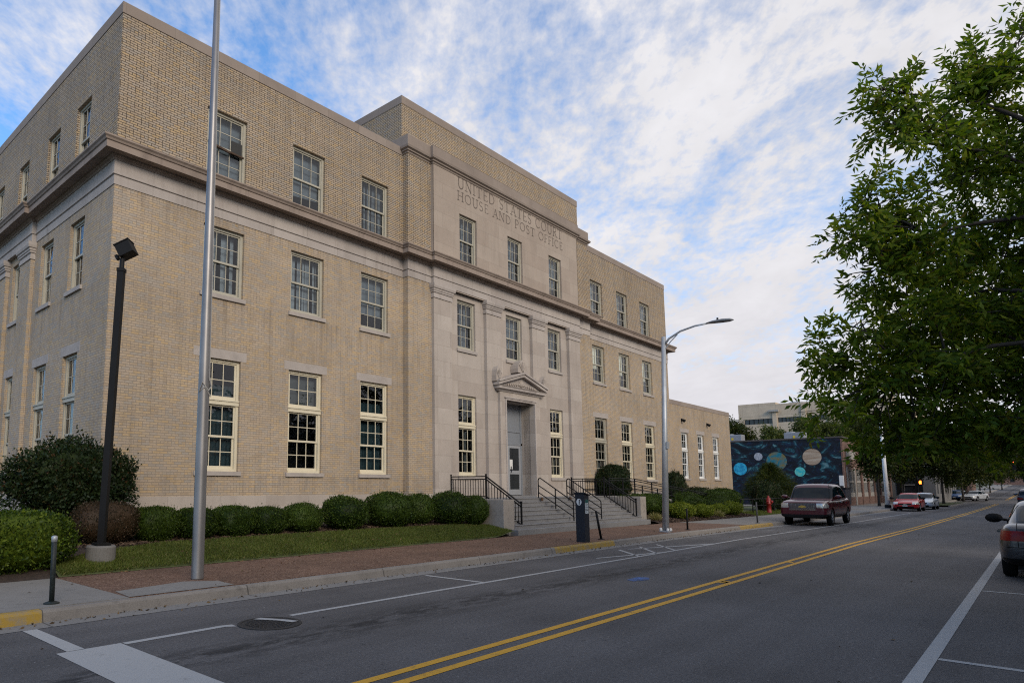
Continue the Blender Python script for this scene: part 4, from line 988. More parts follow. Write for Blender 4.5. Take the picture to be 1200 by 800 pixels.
for k, (x, y, s, sz, lab) in enumerate(((41.2, 16.3, .85, 1.75, 'tall dark shrub at the junction of courthouse and annex'), (38.4, 16.2, .6, .8, 'dark shrub behind the ramp rail under the last courthouse window'), (44.6, 16.2, .85, 1.05, 'loose green shrub under the first annex window'), (47.6, 16.2, .85, 1.0, 'loose green shrub under the middle annex window'), (50.0, 16.4, 1.0, .9, 'low loose shrub under the last annex window'))):
    shrub('spreading_shrub', lab, spr[k % 2], x, y, .35, k, (s, s * .8, sz), 'loose shrubs against the annex')
for k, (x, y, s, sz, lab) in enumerate(((52.6, 14.4, 1.15, 1.55, 'bushy dark shrub left of the small pine on the lawn'), (55.6, 14.0, 1.0, 1.3, 'bushy dark shrub in front of the mural behind the hydrant'), (58.5, 14.2, .9, 1.0, 'dark shrub behind the maroon pickup'))):
    shrub('spreading_shrub', lab, spr[0], x, y, .05, k * 2, (s, s, sz), 'dark shrubs in front of the mural')
pine = thing('pine', 'feathery young pine in front of the planets mural', 'tree', (55.0, 14.7, 0.0))
b = MB().tube([(0, 0, -.1), (.05, 0, 1.5), (0, .05, 2.6)], [.1, .07, .03], 8); b.build('trunk', M['bark_dark'], pine)
r_ = np.random.default_rng(9); n = 9000; h = r_.uniform(.5, 3.3, n) ; a = r_.uniform(0, 2 * np.pi, n); q = np.sqrt(r_.uniform(0, 1, n)) * np.interp(h, [.5, 1.2, 2.2, 3.3], [1.2, 1.9, 1.6, .3]); P = np.stack([q * np.cos(a), q * np.sin(a), h + .25 * np.sin(a * 7)], 1)
V, F = leaves(P, unit(np.stack([np.cos(a), np.sin(a), np.full(n, .5)], 1) + r_.normal(size=(n, 3)) * .5), .34 * np.ones(n), r_, .09); place(np_mesh('crown', V, F, M['leaf_street']), 'crown', pine)

# grass blades on the lawn
def grass(name, xs, yf, zf, n, seed, hgt=.05):
    r = np.random.default_rng(seed); x = r.uniform(*xs, n); f = r.uniform(0, 1, n); y0 = np.array([yf(v)[0] for v in x]); y1 = np.array([yf(v)[1] for v in x]); y = y0 + (y1 - y0) * f
    z = np.array([zf(p, q) for p, q in zip(x, y)]); d = unit(r.normal(size=(n, 3)) * [.5, .5, .2] + [0, 0, 1]); L = hgt * r.uniform(.6, 1.4, n)
    P = np.stack([x, y, z], 1) + d * L[:, None] * .45; V, F = leaves(P, d, L, r, .22, .2)
    return tag(place(np_mesh(name, V, F, M['grass']), name), kind='stuff')
M['grass'] = leaf_mat('grass_blade', [(0, (.06, .085, .016)), (.5, (.105, .135, .026)), (.85, (.13, .145, .034)), (1, (.20, .175, .07))], .3, .6)
grass('grass', (4.35, 18.5), lambda x: (lawn_front(x) + .03, lawn_back(x)), lawn_z, 75000, 3, .06)
grass('grass', (43.0, 56), lambda x: (12.35, 14.6), lambda x, y: .16 + gz(x) + .02 * (y - 12), 9000, 4, .08)
# dead leaves and mulch chips
def litter(name, pts, mat, size, seed):
    r = np.random.default_rng(seed); n = len(pts); d = unit(r.normal(size=(n, 3)) * [1, 1, .25]); V, F = leaves(np.array(pts), d, size * r.uniform(.5, 1.5, n), r, .5); return tag(place(np_mesh(name, V, F, mat), name), kind='stuff')
M['chip'] = leaf_mat('mulch_chip', [(0, (.03, .02, .015)), (.6, (.085, .055, .038)), (1, (.17, .12, .085))], 0, .9)
r_ = np.random.default_rng(12)
litter('mulch', [(x, y, bedR(x, y) + .012) for x, y in zip(r_.uniform(29.5, 43, 9000), 12.34 + 2.2 * r_.uniform(0, 1, 9000) ** 1.4)] + [(x, y, lawn_z(x, y) + .01) for x, y in zip(r_.uniform(5, 18.2, 7000), r_.uniform(13.95, 15.8, 7000))], M['chip'], .07, 5)
M['dead_leaf'] = leaf_mat('dead_leaf', [(0, (.07, .045, .025)), (1, (.19, .125, .06))], 0, .8)
pl = [(r_.uniform(1.6, 34), 9.2 - abs(r_.normal()) * .12, .015) for _ in range(420)] + [(r_.uniform(2, 40), r_.uniform(-1, 9), .01) for _ in range(60)] + [(r_.uniform(2, 30), r_.uniform(9.5, 12.2), .172) for _ in range(110)] + [(x, y, lawn_z(x, y) + .05) for x, y in zip(r_.uniform(5, 17, 70), r_.uniform(12.5, 13.8, 70))] + [(r_.uniform(4.4, 17.5), 12.27 - abs(r_.normal()) * .05, .172) for _ in range(160)]
litter('fallen_leaves', pl, M['dead_leaf'], .05, 6)

# ------------------------------------------------------------------ entrance steps, ramp, rails
ST = thing('entrance_steps', 'broad grey stone entrance steps between two low concrete walls', 'steps', (CX, 12.62, .16))
off = Vector((CX, 12.62, .16))
def loc(b):     # build in world coordinates, hang under a thing that stands elsewhere
    b.v = [(v[0] - off.x, v[1] - off.y, v[2] - off.z) for v in b.v]; return b
n = 8; rise = (1.30 - .16) / n
for k in range(n):
    y = 12.62 + k * (14.46 - 12.62) / (n - 1); xa, xb = (18.75, 29.05) if k == 0 else (19.0, 28.8)
    b = MB().box(xa, xb, y + .022, (14.9 if k == n - 1 else y + .34), .16 + k * rise - .02, .16 + (k + 1) * rise - .035); b.box(xa, xb, y, (14.9 if k == n - 1 else y + .34), .16 + (k + 1) * rise - .035, .16 + (k + 1) * rise)
    if k == 0:
        b = MB().box(xa, xb, y, 12.93, .10, .16 + rise); b.box(19.0, 28.8, 12.93, 13.1, .1, .16 + rise)
    loc(b).build('step', M['step'], ST, bevel=.008)
loc(MB().box(19.0, 32.2, 14.9, 16.24, .9, 1.298)).build('landing', M['step'], ST)
M['cheek'] = concrete("cheek_wall_concrete", (.25, .225, .20), (.34, .31, .28))
for xa, xb in ((18.38, 19.0), (28.8, 29.36)):
    loc(MB().box(xa, xb, 12.93, 16.22, -.1, 1.30)).build('cheek_wall', M['cheek'], ST, bevel=.012)
RP = thing('access_ramp', 'concrete wheelchair ramp sloping down in front of the far wing', 'ramp', (36, 15.4, .4)); off = Vector((36, 15.4, .4))
b = MB()
for ya, yb, h in ((14.65, 14.8, .12), (16.05, 16.2, .12), (14.8, 16.05, 0)):
    q = [(32.2, 1.30 + h), (43.0, .42 + h), (43.0, -.2), (32.2, -.2)]
    a_ = [(x, ya, z) for x, z in q]; c_ = [(x, yb, z) for x, z in q]; b.poly(a_[::-1]); b.poly(c_)
    for k in range(4): b.quad(a_[k], a_[(k + 1) % 4], c_[(k + 1) % 4], c_[k])
loc(b).build('ramp_slab', M['cheek'], RP)
blk = M['black_metal']
def rail_thing(name, label, pts_fn, group=None): pass
def balustrade(label, x, seg):
    """picket railing: level along the landing, then down the steps"""
    global off
    t = thing('picket_railing', label, 'railing', (x, 14.46, 1.3)); off = Vector((x, 14.46, 1.3)); top, pk = MB(), MB()
    for (ya, za), (yb, zb) in zip(seg[:-1], seg[1:]):
        for dz in (.80, .70, .08): top.bar((x, ya, za + dz), (x, yb, zb + dz), .045 if dz > .75 else .03, .04)
        m_ = max(2, int(abs(yb - ya) / .115))
        for k in range(1, m_):
            f = k / m_; y = ya + (yb - ya) * f; z = za + (zb - za) * f; pk.box(x - .009, x + .009, y - .009, y + .009, z + .08, z + .70)
    loc(top).build('top_rail', blk, t); loc(pk).build('pickets', blk, t)
    for (ya, za) in seg: b = MB().box(x - .025, x + .025, ya - .025, ya + .025, za - .02, za + .86); b.box(x - .032, x + .032, ya - .032, ya + .032, za + .86, za + .89); loc(b).build('post', blk, t)
balustrade('black picket railing on the stair wall nearest the round shrubs', 19.5, [(16.1, 1.3), (14.46, 1.3), (12.98, .34)])
balustrade('black picket railing by the far stair wall in front of the dark bush', 28.45, [(16.1, 1.3), (14.46, 1.3), (12.98, .34)])
def handrail(label, x):
    global off
    t = thing('handrail', label, 'railing', (x, 13.7, .8), 0, 'pipe handrails on the steps'); off = Vector((x, 13.7, .8)); r = .024
    b = MB().tube([(x, 14.46, 1.3), (x, 14.46, 1.98), (x, 14.43, 2.05), (x, 14.36, 2.07), (x, 12.98, 1.19), (x, 12.94, 1.13), (x, 12.93, .32)], r); loc(b).build('top_rail', blk, t)
    for d in (.28, .56): loc(MB().tube([(x, 14.46, 2.08 - d - .01), (x, 12.93, 1.16 - d + .0)], r * .85)).build('lower_rail', blk, t)
    loc(MB().tube([(x, 13.70, .8), (x, 13.70, 1.64)], r)).build('post', blk, t)
    b = MB()
    for y, z in ((14.4, 1.302), (12.9, .304)): b.box(x + .1, x + .17, y - .05, y + .02, z - .13, z - .001 + .005)
    loc(b).build('rust_stain_block', plain('rusty_bracket', (.16, .08, .035), .9, var=.4, scale=20), t)
handrail('black three-bar pipe handrail on the steps straight before the door', 22.95); handrail('black three-bar pipe handrail on the steps behind the parking pay station', 25.15)
for y, lab in ((14.72, 'long black ramp rail on the street side of the ramp'), (16.12, 'long black ramp rail against the far wing')):
    t = thing('ramp_railing', lab, 'railing', (36, y, .4), 0, 'rails of the wheelchair ramp'); off = Vector((36, y, .4))
    zr = lambda x: 2.13 if x < 32.2 else 2.13 - (x - 32.2) * .0815
    b = MB()
    for d in (0, .10, .5): b.tube([(29.5, y, zr(29.5) - d), (32.2, y, zr(32.2) - d), (42.9, y, zr(42.9) - d)], .022, 6)
    loc(b).build('rail', blk, t)
    for x in (29.5, 30.9, 32.2, 34.2, 36.2, 38.2, 40.2, 42.0, 42.9): loc(MB().box(x - .025, x + .025, y - .025, y + .025, zr(x) - .86, zr(x))).build('post', blk, t)
# ------------------------------------------------------------------ poles and street furniture
FP = thing('flagpole', 'tall tapered aluminium flagpole standing in the brown pavement', 'flagpole', (5.88, 10.44, .16))
MB().tube([(0, 0, 0), (0, 0, .02), (0, 0, 3.1), (0, 0, 3.3), (0, 0, 8), (0, 0, 13.6)], [.108, .104, .098, .096, .072, .045], 24).build('pole', M['steel'], FP, smooth=True)
MB().lathe([(.03, 13.6), (.05, 13.62), (.05, 13.66), (.02, 13.7), (.09, 13.75), (.12, 13.84), (.09, 13.93), (.01, 13.96)], 16).build('finial', M['steel'], FP, smooth=True)
MB().tube([(.05, -.10, 3.45), (.10, -.08, 3.3), (.02, -.125, 3.22), (-.08, -.09, 3.36), (-.105, -.02, 3.2), (-.04, -.105, 3.28), (.09, -.08, 3.12)], .012, 6).build('halyard_knot', plain('rope', (.35, .33, .30), .9), FP)
MB().tube([(.05, -.10, 3.4), (.02, -.10, 8), (0, -.06, 13.5)], .006, 5).build('halyard', M['rope'] if 'rope' in M else bpy.data.materials['rope'], FP)
LP = thing('floodlight_pole', 'square black lamp pole with a tilted box floodlight on a round concrete base', 'lamp pole', (5.27, 13.0, .33)); LP.scale = (.95, .95, .955)
b = MB().lathe([(.28, -.1), (.28, .26), (.26, .29), (.0, .29)], 28); b.build('concrete_base', concrete('old_footing_concrete', (.10, .095, .088), (.22, .21, .195)), LP)
b = MB().box(-.14, .14, -.14, .14, .285, .34); b.box(-.065, .065, -.065, .065, .34, 6.0, Matrix.Rotation(R(44), 4, 'Z')); b.box(-.076, .076, -.076, .076, 5.93, 6.0, Matrix.Rotation(R(44), 4, 'Z')); b.build('pole', blk, LP)
b = MB().tube([(0, 0, 6.0), (0, 0, 6.22)], .05, 10); b.build('tenon', blk, LP)
mt = Matrix.Translation((.06, -.02, 6.40)) @ Matrix.Rotation(R(-46), 4, 'Z') @ Matrix.Rotation(R(-28), 4, 'Y')
b = MB().box(-.15, .17, -.16, .16, -.13, .14, mt); b.box(-.165, .185, -.175, .175, .14, .165, mt); b.box(-.26, -.19, -.05, .05, -.1, .0, mt); b.build('lamp_head', blk, LP, bevel=.008)
LP.rotation_euler = (R(.9), R(.9), 0)
SL = thing('street_lamp', 'grey metal street lamp with a curved arm over the parking lane', 'street lamp', (23.43, 9.66, .16))
SL.rotation_euler = (R(1.5), R(1.45), 0)
b = MB().box(-.16, .16, -.16, .16, 0, .05); b.build('base_plate', M['galv'], SL)
for sx in (-1, 1):
    for sy in (-1, 1): MB().lathe([(.05, .05), (.05, .12), (.01, .14)], 6, (sx * .12, sy * .12)).build('anchor_bolt', M['white_paint'], SL)
MB().tube([(0, 0, .05), (0, 0, 3.4), (0, 0, 6.95)], [.115, .095, .072], 12).build('pole', M['galv'], SL, smooth=True)
MB().tube([(0, 0, 6.62), (.0, -.2, 6.86), (.01, -.6, 7.08), (.02, -1.1, 7.2), (.03, -1.6, 7.24)], [.042, .04, .036, .033, .03], 8).build('arm', M['galv'], SL, smooth=True)
MB().tube([(0, 0, 6.42), (.0, -.25, 6.74), (.005, -.5, 6.98)], .018, 6).build('brace', M['galv'], SL)
b = MB().tube([(.03, -1.5, 7.23), (.035, -1.7, 7.26), (.04, -2.0, 7.27), (.045, -2.25, 7.25), (.05, -2.36, 7.22)], [.05, .10, .13, .11, .03], 12); b.v = [(v[0], v[1], 7.24 + (v[2] - 7.24) * .5) for v in b.v]
b.build('lamp_head', plain('lamp_grey', (.20, .21, .22), .5, .3), SL, smooth=True)
MB().lathe([(.03, 7.27), (.035, 7.34), (.03, 7.38), (.0, 7.39)], 8, (.035, -1.85)).build('photocell', blk, SL)
MB().box(-.09, .09, -.13, -.09, 2.9, 3.15).build('band', M['galv'], SL)
PS = thing('parking_pay_station', 'dark blue-grey parking pay station with a white P badge on the brown pavement', 'pay station', (17.52, 9.60, .16), 0); PS.scale = (.72, .82, 1.0)
M['kiosk'] = plain('kiosk_paint', (.020, .023, .031), .5, .0, var=.1, spec=.3)
b = MB().box(-.19, .19, -.17, .17, 0, 1.22)
q = [(-.19, 1.22), (.19, 1.22), (.19, 1.30), (-.19, 1.36)]
b.poly([(x, -.17, z) for x, z in q]); b.poly([(x, .17, z) for x, z in q][::-1]); b.quad((-.19, -.17, 1.36), (.19, -.17, 1.30), (.19, .17, 1.30), (-.19, .17, 1.36)); b.quad((-.19, .17, 1.22), (-.19, -.17, 1.22), (-.19, -.17, 1.36), (-.19, .17, 1.36)); b.quad((.19, -.17, 1.22), (.19, .17, 1.22), (.19, .17, 1.30), (.19, -.17, 1.30))
b.build('cabinet', M['kiosk'], PS, bevel=.01)
b = MB(); q = [(-.235, 1.405), (.235, 1.335), (.235, 1.305), (-.235, 1.375)]; b.poly([(x, -.21, z) for x, z in q][::-1]); b.poly([(x, .21, z) for x, z in q])
for k in range(4): a_, c_ = q[k], q[(k + 1) % 4]; b.quad((a_[0], -.21, a_[1]), (c_[0], -.21, c_[1]), (c_[0], .21, c_[1]), (a_[0], .21, a_[1]))
b.build('hood', M['kiosk'], PS)
mt = Matrix.Translation((-.193, .02, 1.13)) @ Matrix.Rotation(-math.pi / 2, 4, 'Y')
bd = MB().lathe([(.095, 0), (.095, .006), (.0, .006)], 28, M=mt).build('badge', M['white_paint'], PS)
b = MB().box(-.205, -.2, -.005, .023, 1.06, 1.20)
for k in range(9):
    a0, a1 = R(90 - k * 20), R(70 - k * 20); P = lambda a, r_: (-.204, -.002 - math.cos(a) * r_ * .9, 1.165 + math.sin(a) * r_)
    b.quad(P(a0, .022), P(a0, .04), P(a1, .04), P(a1, .022))
b.build('letter', M['kiosk'], bd)
b = MB().box(-.12, .13, -.176, -.171, .80, 1.20); lb = b.build('instruction_label', plain('label_white', (.50, .55, .58), .5, var=.1, scale=25), PS)
MB().box(-.12, .13, -.180, -.177, 1.10, 1.20).build('green_panel', plain('label_green', (.02, .09, .08), .5), lb)
b = MB()
for k, (w, z) in enumerate(((.2, 1.05), (.16, 1.02), (.2, .97), (.18, .93), (.2, .89), (.12, .85))): b.box(-.10, -.10 + w, -.179, -.177, z, z + .014)
b.build('lines_of_print', M['kiosk'], lb)
def post(label, x, y, h, lean, mat, cap=False):
    t = thing('parking_post', label, 'post', (x, y, .16 + gz(x))); b = MB()
    b.lathe([(.10, 0), (.10, .012), (.05, .03)], 14); b.build('foot', mat, t)
    b = MB().tube([(0, 0, .01), (lean[0] * .5, lean[1] * .5, h * .5), (*lean, h)], .034, 12); b.build('tube', mat, t, smooth=True)
    if cap: MB().lathe([(.037, h - .07), (.04, h - .03), (.04, h), (.02, h + .015), (0, h + .015)], 12, lean).build('cap', M['galv'], t, smooth=True)
M['post_green'] = plain('chipped_dark_green', (.012, .018, .017), .6, 0, var=.7, scale=30)
post('old dark green meter post with a bare metal top at the pavement corner', 3.3, 9.66, .88, (-.01, .0), M['post_green'], True)
post('black post leaning over beside the parking pay station', 18.75, 9.68, .84, (-.17, .05), blk)
post('slim black post near the street lamp', 25.25, 9.6, .78, (.01, .0), blk)
post('dark grey post on the pavement just before the maroon pickup', 33.6, 9.62, .95, (0, 0), plain('dark_grey_post', (.06, .06, .062), .6))
# manhole
MH = thing('manhole_cover', 'round worn iron manhole cover with a smear of white line paint', 'manhole cover', (5.05, 7.14, .003))
b = MB().lathe([(.40, -.02), (.40, .006), (.36, .006), (.36, .002), (.34, .002)], 40); b.build('frame', plain('cast_iron', (.028, .026, .025), .75, .2, var=.5, scale=30), MH)
b = MB()
for q in range(5):
    for k in range(8 + 6 * q):
        a = 2 * math.pi * k / (8 + 6 * q); rr = .05 + .058 * q; b.box(-.016, .016, -.012, .012, .002, .008, Matrix.Translation((rr * math.cos(a), rr * math.sin(a), 0)) @ Matrix.Rotation(a, 4, 'Z'))
b.build('cover', bpy.data.materials['cast_iron'], MH)
MB().poly([(-.02, .34, .0095), (.10, .345, .0095), (.26, .05, .0095), (.33, -.16, .0095), (.22, -.17, .0095), (.15, .06, .0095)][::-1]).build('paint_smear', M['white_line'], MH)
# red standpipe and low black chain fence by the lawn
HY = thing('fire_hydrant', 'red fire hydrant at the edge of the lawn by the pickup', 'hydrant', (47.6, 12.9, .12 + gz(47)))
M['hyd'] = plain('red_paint', (.22, .010, .008), .45, var=.15)
MB().lathe([(.2, 0), (.2, .06), (.14, .08), (.13, .62), (.17, .64), (.17, .72), (.15, .75), (.14, .92), (.11, 1.04), (.05, 1.10), (.05, 1.18), (0, 1.19)], 16).build('barrel', M['hyd'], HY, smooth=True)
for s_, r_ in ((1, .07), (-1, .07)):
    mt = Matrix.Translation((0, 0, .82)) @ Matrix.Rotation(s_ * math.pi / 2, 4, 'Y'); MB().lathe([(r_, .1), (r_, .22), (r_ * .5, .24), (r_ * .5, .28), (0, .28)], 10, M=mt).build('outlet', M['hyd'], HY)
MB().lathe([(.09, .1), (.09, .23), (.05, .26), (0, .28)], 12, M=Matrix.Translation((0, 0, .80)) @ Matrix.Rotation(math.pi / 2, 4, 'X')).build('outlet', M['hyd'], HY)
t = thing('low_fence', 'low black pipe fence along the grass behind the hydrant', 'fence', (47.5, 13.2, .0))
b = MB().tube([(-3.4, .3, .98), (8, .3, .95)], .025, 6); b.tube([(-3.4, .3, .55), (8, .3, .52)], .02, 6); b.build('rail', blk, t)
for x in (-3.4, -1.1, 1.2, 3.5, 5.8, 8): MB().tube([(x, .3, -.1), (x, .3, 1.0)], .035, 8).build('post', blk, t)

# ------------------------------------------------------------------ the mural building and what stands beyond
def mural_mat():
    m, t = new_mat("mural_paint"); P, x, y, z = t.pos()
    v = t.vec(t.m('MULTIPLY', y, .33), t.m('MULTIPLY', z, .5), 2.0)
    w = t.noise(v, 1.3, 7, .68, 2.6); w2 = t.noise(t.vec(t.m('MULTIPLY', y, .45), t.m('MULTIPLY', z, .9), 7.0), 1.3, 6, .65, 2.4)
    c = t.ramp(w, [(.40, (.003, .004, .007)), (.50, (.006, .008, .014)), (.56, (.006, .022, .034)), (.61, (.016, .10, .125)), (.68, (.14, .25, .27))])
    p = t.n('ShaderNodeMapRange', i={'Value': w2, 'From Min': .5, 'From Max': .75, 'To Min': 0.0, 'To Max': .55}).outputs[0]
    c = t.mix(p, c, (.010, .035, .10)); p2 = t.n('ShaderNodeMapRange', i={'Value': t.noise(v, 2.2, 5, .6, 1.0), 'From Min': .56, 'From Max': .75, 'To Min': 0.0, 'To Max': .6}).outputs[0]
    c = t.mix(p2, c, (.035, .018, .06))
    vo = t.n('ShaderNodeTexVoronoi', i={'Scale': 3.0}); t.t.links.new(P, vo.inputs['Vector'])
    c = t.mix(t.m('LESS_THAN', vo.outputs['Distance'], .045), c, (.4, .45, .5))
    for k, (py, pz, rr, c1, c2, sc) in enumerate(((23.3, 3.68, .66, (.01, .22, .42), (.04, .42, .62), 2.5), (21.48, 4.93, .40, (.22, .24, .28), (.42, .44, .48), 5), (19.79, 4.40, .95, (.012, .16, .22), (.18, .14, .045), 1.5), (17.73, 3.28, .47, (.02, .42, .48), (.16, .52, .44), 2), (16.59, 4.74, .82, (.24, .15, .09), (.46, .38, .29), 1.0))):
        d = t.m('SQRT', t.m('ADD', t.m('POWER', t.m('SUBTRACT', y, py), 2.0), t.m('POWER', t.m('SUBTRACT', z, pz), 2.0)))
        nn = t.noise(t.vec(t.m('MULTIPLY', y, sc * (.3 if k == 4 else 1)), t.m('MULTIPLY', z, sc * (2.6 if k == 4 else 1)), float(k)), 1.2, 5, .6, .6)
        pc = t.ramp(nn, [(.38, c1), (.62, c2)])
        c = t.mix(t.m('LESS_THAN', d, rr * 1.10), c, (.006, .012, .02)); c = t.mix(t.m('LESS_THAN', d, rr), c, pc)
    t.out(c, .6, 0, None, .3); return m
M['red_brick'] = brick_mat('red_brick', [(0, (.12, .06, .045)), (.5, (.17, .085, .062)), (1, (.23, .125, .09))], (.22, .19, .17), (.22, .19, .17), 99)
M['trim'] = plain('faded_trim_paint', (.34, .32, .29), .8, var=.2)
MBD = thing('mural_building', 'low brick shop building with a dark mural of planets painted on its side', 'building', (76.7, 14, 0))
off = Vector((76.7, 14, 0)); mx, my, me_, zt, z0 = 76.7, 14.0, 104.0, 6.56, -.3
b = MB(); bays = []
for k in range(7): xa = 2.2 + k * 3.55; bays += [(xa, xa + 2.5, .75, 3.55)]
b.wall((mx, my), (me_, my), z0, zt, bays, .25); b.wall((me_, my), (me_, 32), z0, zt, []); b.wall((me_, 32), (mx, 32), z0, zt, []); loc(b).build('brick_wall', M['red_brick'], MBD)
loc(MB().wall((mx, 32), (mx, my), z0, zt, [])).build('mural', mural_mat(), MBD)
loc(MB().profile([(mx, 32), (mx, my), (me_, my)], [(-.3, zt - .02), (.06, zt - .02), (.06, zt + .12), (-.3, zt + .14)])).build('parapet', plain('dark_coping', (.07, .06, .055), .8), MBD)
loc(MB().quad((mx, my, zt - .2), (me_, my, zt - .2), (me_, 32, zt - .2), (mx, 32, zt - .2))).build('roof', M['roof'], MBD)
for u0, u1, za, zb in bays:
    xa, xb = mx + u0, mx + u1; b = MB(); zm = za + (zb - za) * .55
    for q in range(5): x = xa + (xb - xa) * q / 4; b.box(x - .05, x + .05, my + .08, my + .2, za, zb)
    b.box(xa, xb, my + .07, my + .2, zm - .1, zm + .1); b.box(xa, xb, my + .05, my + .2, zb - .1, zb); b.box(xa, xb, my + .05, my + .22, za, za + .45)
    w = loc(b).build('window', M['trim'], MBD); loc(MB().quad((xa, my + .16, za), (xb, my + .16, za), (xb, my + .16, zb), (xa, my + .16, zb))).build('glass', M['glass_far'], w)
for k in range(4): x = mx + 1.6 + k * 6.8; loc(MB().box(x, x + 4.4, my - .03, my + .05, 4.55, 5.35)).build('panel', M['trim'], MBD)
for k in range(8): x = mx + 1.1 + k * 3.55; loc(MB().box(x, x + .5, my - .06, my + .05, z0, 3.7)).build('pier', M['trim'] if k in (0, 1) else M['red_brick'], MBD)
loc(MB().box(mx - .03, mx + .35, my - .05, my + .1, z0, zt - .02)).build('corner_pier', M['red_brick'], MBD)
for y, x, lab in ((24.6, 79.5, 'grey rooftop air unit nearer to the annex, on the mural building'), (18.8, 80.5, 'grey rooftop air unit nearer to the street, on the mural building')):
    t = thing('air_conditioner', lab, 'air unit', (x, y, zt - .2)); mg = plain('unit_grey', (.26, .27, .29), .5, .3)
    MB().box(-.6, .6, -.95, .95, 0, 1.15).build('casing', mg, t, bevel=.06); MB().lathe([(.4, 1.15), (.42, 1.25), (.36, 1.26), (0, 1.22)], 16, (0, .4)).build('fan', M['galv'], t)
    MB().box(-.63, -.6, -.1, .1, .55, .8).build('yellow_sticker', plain('sticker_yellow', (.6, .45, .03), .6), t)
# tall pale office block
OB = thing('office_block', 'pale concrete panel office block with strip windows rising behind the mural building', 'building', (110, 25, 0)); off = Vector((110, 25, 0))
M['panel'] = stone_mat('precast_panel', (.52, .42, .305), (.55, .45, .335), 4.6, 1.55, joint=.04, stain=.15)
oh = [(33.2 - 32.4, 33.2 - 28.55, 11.2, 11.98), (33.2 - 27.8, 33.2 - 24.75, 11.3, 12.0), (33.2 - 24.0, 33.2 - 21.6, 11.35, 12.02), (33.2 - 20.6, 33.2 - 17.4, 11.35, 12.02)] + [(33.2 - 32.4, 33.2 - 28.55, 7.2, 7.98), (33.2 - 27.8, 33.2 - 24.75, 7.3, 8.0), (33.2 - 24, 33.2 - 21.6, 7.3, 8)]
b = MB(); b.wall((110, 33.2), (110, 12.0 + 2), -.5, 14.0, oh, .3); b.wall((110, 14), (150, 14), -.5, 14, []); b.wall((150, 33.2), (110, 33.2), -.5, 14, []); b.wall((150, 14), (150, 33.2), -.5, 14, []); b.quad((110, 14, 13.9), (150, 14, 13.9), (150, 33.2, 13.9), (110, 33.2, 13.9))
b.box(110.0, 116, 28.0, 33.2, 14.0, 14.34); b.box(110.004, 150, 14, 28.0, 14.0, 14.06); loc(b).build('wall', M['panel'], OB)
for y in (28.2, 24.4, 21.1): loc(MB().box(109.8, 110.05, y - .28, y + .28, -.5, 13.2 if y > 25 else 13.9)).build('fin', M['panel'], OB)
loc(MB().box(109.5, 110.0, 27.6, 28.9, 12.9, 13.2)).build('lamp_bracket', M['trim'], OB)
for u0, u1, za, zb in oh:
    ya, yb = 33.2 - u0, 33.2 - u1; b = MB()
    for q in range(7): y = ya + (yb - ya) * q / 6; b.box(110.1, 110.2, y - .04, y + .04, za, zb)
    w = loc(b).build('window', M['black_metal'], OB); loc(MB().quad((110.18, ya, za), (110.18, yb, za), (110.18, yb, zb), (110.18, ya, zb))).build('glass', M['glass_far'], w)
loc(MB().lathe([(1.3, 14.0), (1.3, 14.3), (.9, 14.55), (.3, 14.65), (0, 14.65)], 14, (114, 26.2))).build('roof_dome', M['galv'], OB)
# grey building beyond with dark shutters, then a pale row and brick blocks down the street
GB = thing('grey_building', 'grey painted building with dark shuttered window facing down the street', 'building', (106, 11.5, 0)); off = Vector((106, 11.5, 0))
M['grey_wall'] = plain('grey_wall_paint', (.16, .155, .15), .85, var=.12, scale=.8)
hs = [(19 - 13.0, 19 - 11.9, .9, 3.2)]; b = MB(); b.wall((106, 19), (106, 9.9), -.5, 6.6, hs, .2)
h2 = [(1.5 + k * 3.0, 2.9 + k * 3.0, .9, 3.6) for k in range(9)]; b.wall((106, 9.9), (135, 9.9), -.5, 5.6, h2, .25); b.wall((135, 9.9), (135, 19), -.5, 5.6, []); b.quad((106, 9.9, 5.5), (135, 9.9, 5.5), (135, 19, 5.5), (106, 19, 5.5)); loc(b).build('wall', M['grey_wall'], GB)
w = loc(MB().box(105.95, 106.1, 11.9, 13.0, 2.0, 2.08)).build('window', M['trim'], GB); loc(MB().quad((106.12, 13.0, .9), (106.12, 11.9, .9), (106.12, 11.9, 3.2), (106.12, 13.0, 3.2))).build('glass', M['glass_far'], w)
for ya, yb in ((13.02, 13.75), (11.15, 11.88)): loc(MB().box(105.93, 105.99, ya, yb, .8, 3.3)).build('shutter', M['black_metal'], GB)
loc(MB().profile([(106, 19), (106, 9.9), (135, 9.9)], [(-.2, 5.3), (.1, 5.3), (.2, 5.5), (.2, 5.65), (-.2, 5.65)])).build('cornice', M['trim'], GB)
for u0, u1, za, zb in h2: loc(MB().quad((106 + u0, 10.1, za), (106 + u1, 10.1, za), (106 + u1, 10.1, zb), (106 + u0, 10.1, zb))).build('window', M['glass_far'], GB)
